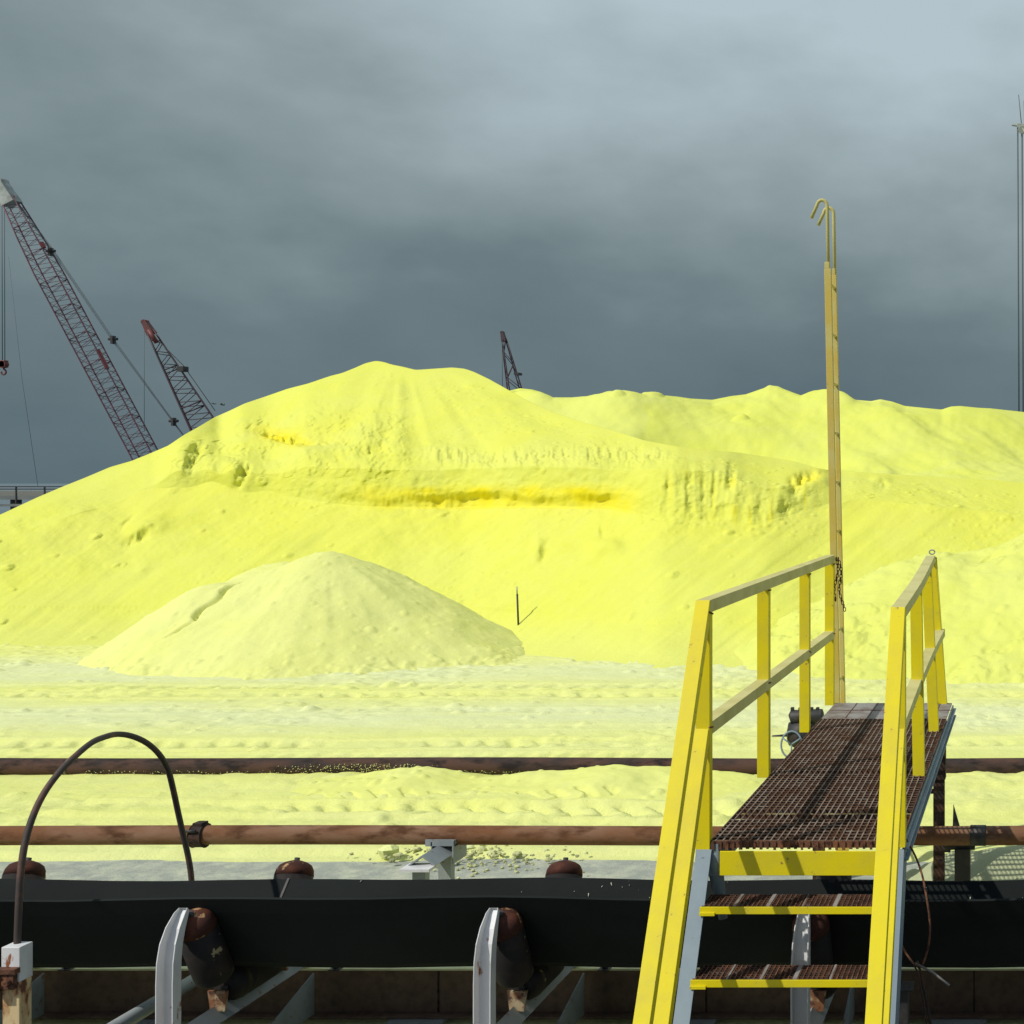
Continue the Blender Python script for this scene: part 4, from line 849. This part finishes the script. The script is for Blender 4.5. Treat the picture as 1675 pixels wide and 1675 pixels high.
def crane(tip, foot, Yc, w0, w1, n, rc, rb, label, tipm, mains, side=(1,0,0.3), tf=0.28):
    tp = P(*tip, Yc); fx_ = tip[0] + (foot[0]-tip[0]); fp_ = P(*foot, Yc); d = (fp_-tp); 
    k_ = (tp.z-1.8)/(tp.z-fp_.z); base = tp + d*k_; base.y += 0
    cr = empty('lattice_crane', (base.x+2, Yc, 0), label, 'crane', 'lattice boom cranes behind the pile')
    dd = (base-tp).normalized(); st_ = tp + dd*(w0*1.6)
    m_ = MB(); lattice(m_, st_, base, w0, w1, n, rc, rb, side, 0.9, tf); bo = m_.build('boom', mains, cr)
    m_ = MB(); s_ = Vector((1,0,0)); pr = dd.cross(Vector((0,1,0))).normalized()
    m_.add([tp + pr*a*w0*0.35 + Vector((0,b*w0*0.5,0)) for a in (-1,1) for b in (-1,1)] + [st_ + dd*w0*0.5 + pr*a*w0*0.58 + Vector((0,b*w0*0.6,0)) for a in (-1,1) for b in (-1,1)], [(0,1,3,2),(4,6,7,5),(0,4,5,1),(2,3,7,6),(0,2,6,4),(1,5,7,3)])
    m_.tube([tp - Vector((0,w0*0.5,0)) - dd*w0*0.1, tp + Vector((0,w0*0.5,0)) - dd*w0*0.1], w0*0.42, 14); m_.build('boom_head', tipm, cr)
    m_ = MB(); b = Vector((base.x+2, Yc, 0))                      # carrier, hidden behind the pile from here
    for sy in (-2.2, 2.2):
        m_.box(b.x-4, b.x+4, Yc+sy-0.5, Yc+sy+0.5, 0.0, 1.1)
    tr = m_.build('tracks', MARD, cr, 0.2)
    m_ = MB(); m_.box(b.x-3, b.x+5, Yc-1.7, Yc+1.7, 1.2, 2.9); m_.build('machine_house', mains, cr, 0.1)
    m_ = MB(); m_.box(b.x-3.2, b.x-1.2, Yc-2.9, Yc-1.75, 1.3, 3.1); m_.build('cab', mains, cr, 0.1)
    return cr, tp, base, dd
cr1, tp, base, dd = crane((2, 300), (238, 745), 150, 1.25, 2.05, 64, 0.08, 0.026, 'tallest maroon lattice crane at the far left with a hanging hook', TIPW, MAR, side=(1,0.15,0.3), tf=0.2)
# hoist lines + hook block + pendants
k = MB()
for x in (3, 7): k.tube([P(x, 318, 149.5), P(x+1, 590, 149.5)], 0.045, 5)
k.build('hoist_line', CAB, cr1)
k = MB(); k.tube([P(14, 420, 149.5), P(36, 620, 149.5), P(62, 795, 149.5)], 0.022, 5); k.build('tag_line', CAB, cr1)
k = MB(); hb = P(6, 596, 149.5); k.box(hb.x-0.33, hb.x+0.33, 149.2, 149.8, hb.z-0.35, hb.z+0.45); k.tube([hb+Vector((0,-0.3,0)), hb+Vector((0,0.3,0))], 0.42, 12); hk = k.build('hook_block', REDC, cr1, 0.06)
k = MB(); hc2 = hb+Vector((0,0,-0.85)); k.tube([hb+Vector((0,0,-0.3))]+[hc2+Vector((0.26*math.sin(t),0,0.30*math.cos(t))) for t in np.linspace(0.1, 4.9, 12)], 0.09, 8); k.build('hook', REDC, hk)
k = MB()
for o_ in (-3, 0, 3): k.tube([P(6+o_*.3, 302, 150.3), P(82+o_*.7, 404, 150.3), P(185+o_*.7, 556, 150.3), P(285+o_*.4, 692, 150.3), P(330, 752, 150.3)], 0.032, 5)
k.build('pendant_lines', CAB, cr1)
k = MB()
for q_ in ((83,412), (185,556), (284,690)): c = P(*q_, 150.3); k.tube([c-Vector((0.5,0,-0.1)), c+Vector((0.5,0,0.1))], 0.16, 6); k.box(c.x-0.12, c.x+0.12, 150, 150.6, c.z-0.45, c.z+0.45)
k.build('spreader', BLACK, cr1)
for q_, l_ in (((70,401), 10), ((168,588), 34)):
    k = MB(); a_ = P(q_[0]-l_*0.23, q_[1]-l_*0.45, 149.4); b_ = P(q_[0]+l_*0.23, q_[1]+l_*0.45, 149.4); k.tube([a_, b_], 0.24, 4, False); k.build('boom_stop', REDC, cr1)
cr2, tp, base, dd = crane((238, 528), (335, 700), 120, 0.55, 2.5, 26, 0.075, 0.035, 'dark lattice crane with a red head between the tall crane and the pile', REDC, MARD, side=(1,0.5,0.3), tf=0.75)
k = MB(); k.tube([P(236, 540, 119.5), P(236, 705, 119.5)], 0.022, 5); k.build('hoist_line', CAB, cr2)
k = MB(); k.tube([P(243, 540, 119.4), P(256, 560, 119.4)], 0.2, 8); k.build('head_fairing', REDC, cr2)
k = MB(); c = P(299, 604, 119.4); k.box(c.x-0.28, c.x+0.28, 119, 119.8, c.z-0.22, c.z+0.25); k.tube([P(258,556,119.4), P(300,598,119.4), P(352,672,119.4)], 0.04, 5); k.build('winch', BLACK, cr2, 0.05)
cr3, tp, base, dd = crane((822, 545), (841, 634), 150, 0.45, 1.75, 12, 0.07, 0.04, 'small dark crane boom poking up behind the middle of the pile', MARD, MARD, side=(1,0.6,0), tf=0.5)
k = MB(); k.tube([P(821, 560, 149.5), P(822, 640, 149.5)], 0.03, 5); k.build('hoist_line', CAB, cr3)
k = MB(); c = P(847, 612, 149.5); k.box(c.x-0.25, c.x+0.3, 149, 150, c.z-0.12, c.z+0.14); k.build('winch', BLACK, cr3)
# right-hand crane: head and hoist lines at the picture's edge, boom running off to the right
cr4 = empty('lattice_crane', (8, 90, 0), 'pale crane head with long hoist lines at the right edge', 'crane', 'lattice boom cranes behind the pile')
k = MB(); lattice(k, P(1682, 205, 90), (14, 92, 1.5), 0.9, 1.5, 40, 0.05, 0.025, (1,0,0), 0.9); k.build('boom', TIPW, cr4)
k = MB(); c = P(1672, 207, 90); k.box(c.x-0.35, c.x+0.6, 89.7, 90.3, c.z-0.15, c.z+0.15); k.tube([P(1655,204,90), P(1680,208,90)], 0.09, 6); k.tube([P(1672,212,89.6), P(1672,212,90.4)], 0.28, 12); k.build('boom_head', TIPW, cr4, 0.03)
k = MB(); k.tube([P(1666,155,90), P(1671,205,90)], 0.03, 5); k.tube([P(1675,165,90), P(1676,205,90)], 0.03, 5); k.build('aerial', CAB, cr4)
k = MB()
for x in (1664.5, 1671.5): k.tube([P(x, 210, 90), P(x+2.5, 780, 90)], 0.055, 5)
k.build('hoist_line', CAB, cr4)

# ------------------------------------------------------------ trestle at the far left
tr = empty('jetty_trestle', (-95, 100, 0), 'dark distant jetty gallery with handrails at the far left edge', 'jetty')
zz = lambda y: ZZ(y, 100)
DK = mat('jetty_steel', (0.10, 0.12, 0.12), 0.7, (0.16, 0.17, 0.15), 0.5)
k = MB(); k.box(-140, -66, 99, 102, zz(817), zz(811)); k.box(-140, -66, 98.9, 99.1, zz(828), zz(824)); k.build('deck', DK, tr)
k = MB(); k.box(-140, -66, 99.5, 101.5, zz(811), zz(803)); k.build('conveyor_gallery', mat('jetty_gallery', (0.20, 0.21, 0.18), 0.7), tr)
k = MB()
for y in (796, 800): k.box(-140, -66, 98.95, 99.05, zz(y)-0.04, zz(y)+0.04)
x = -140
while x < -66: k.box(x, x+0.08, 98.95, 99.05, zz(826), zz(796)); x += 2.1
k.build('railing', BLACK, tr)
k = MB()
for x in (-130, -112, -94, -76): k.tube([(x, 100.5, -0.5), (x, 100.5, zz(817))], 0.35, 10)
k.build('piles', DK, tr)

# ------------------------------------------------------------ birds
def bird(px, py, Yb_, sc, lab, flap):
    c = P(px, py, Yb_); k = MB()
    k.tube([c+Vector((-0.22,0,0))*sc, c+Vector((-0.08,0,0.02))*sc, c+Vector((0.1,0,0.01))*sc, c+Vector((0.26,0,0.03))*sc], [0.015*sc, 0.06*sc, 0.05*sc, 0.012*sc], 8)
    o = k.build('bird', BLACK); tag(o, lab, 'bird', 'birds flying over the pile')
    for s_ in (-1, 1):
        w_ = MB(); a = c+Vector((0.06,0,0.02))*sc; b = c+Vector((0.0, s_*0.3, 0.14*flap))*sc; e = c+Vector((-0.12, s_*0.55, 0.05*flap))*sc; f_ = c+Vector((-0.1,0,0.02))*sc; dn = Vector((0,0,-0.012*sc))
        w_.add([a,b,e,f_,a+dn,b+dn,e+dn,f_+dn], [(0,1,2,3),(7,6,5,4),(0,4,5,1),(1,5,6,2),(2,6,7,3),(3,7,4,0)]); ww = w_.build('wing', BLACK); ww.parent = o
bird(351, 661, 60, 0.35, 'left one of two small dark birds above the pile shoulder', 1)
bird(365, 663, 60, 0.35, 'right one of two small dark birds above the pile shoulder', 2)
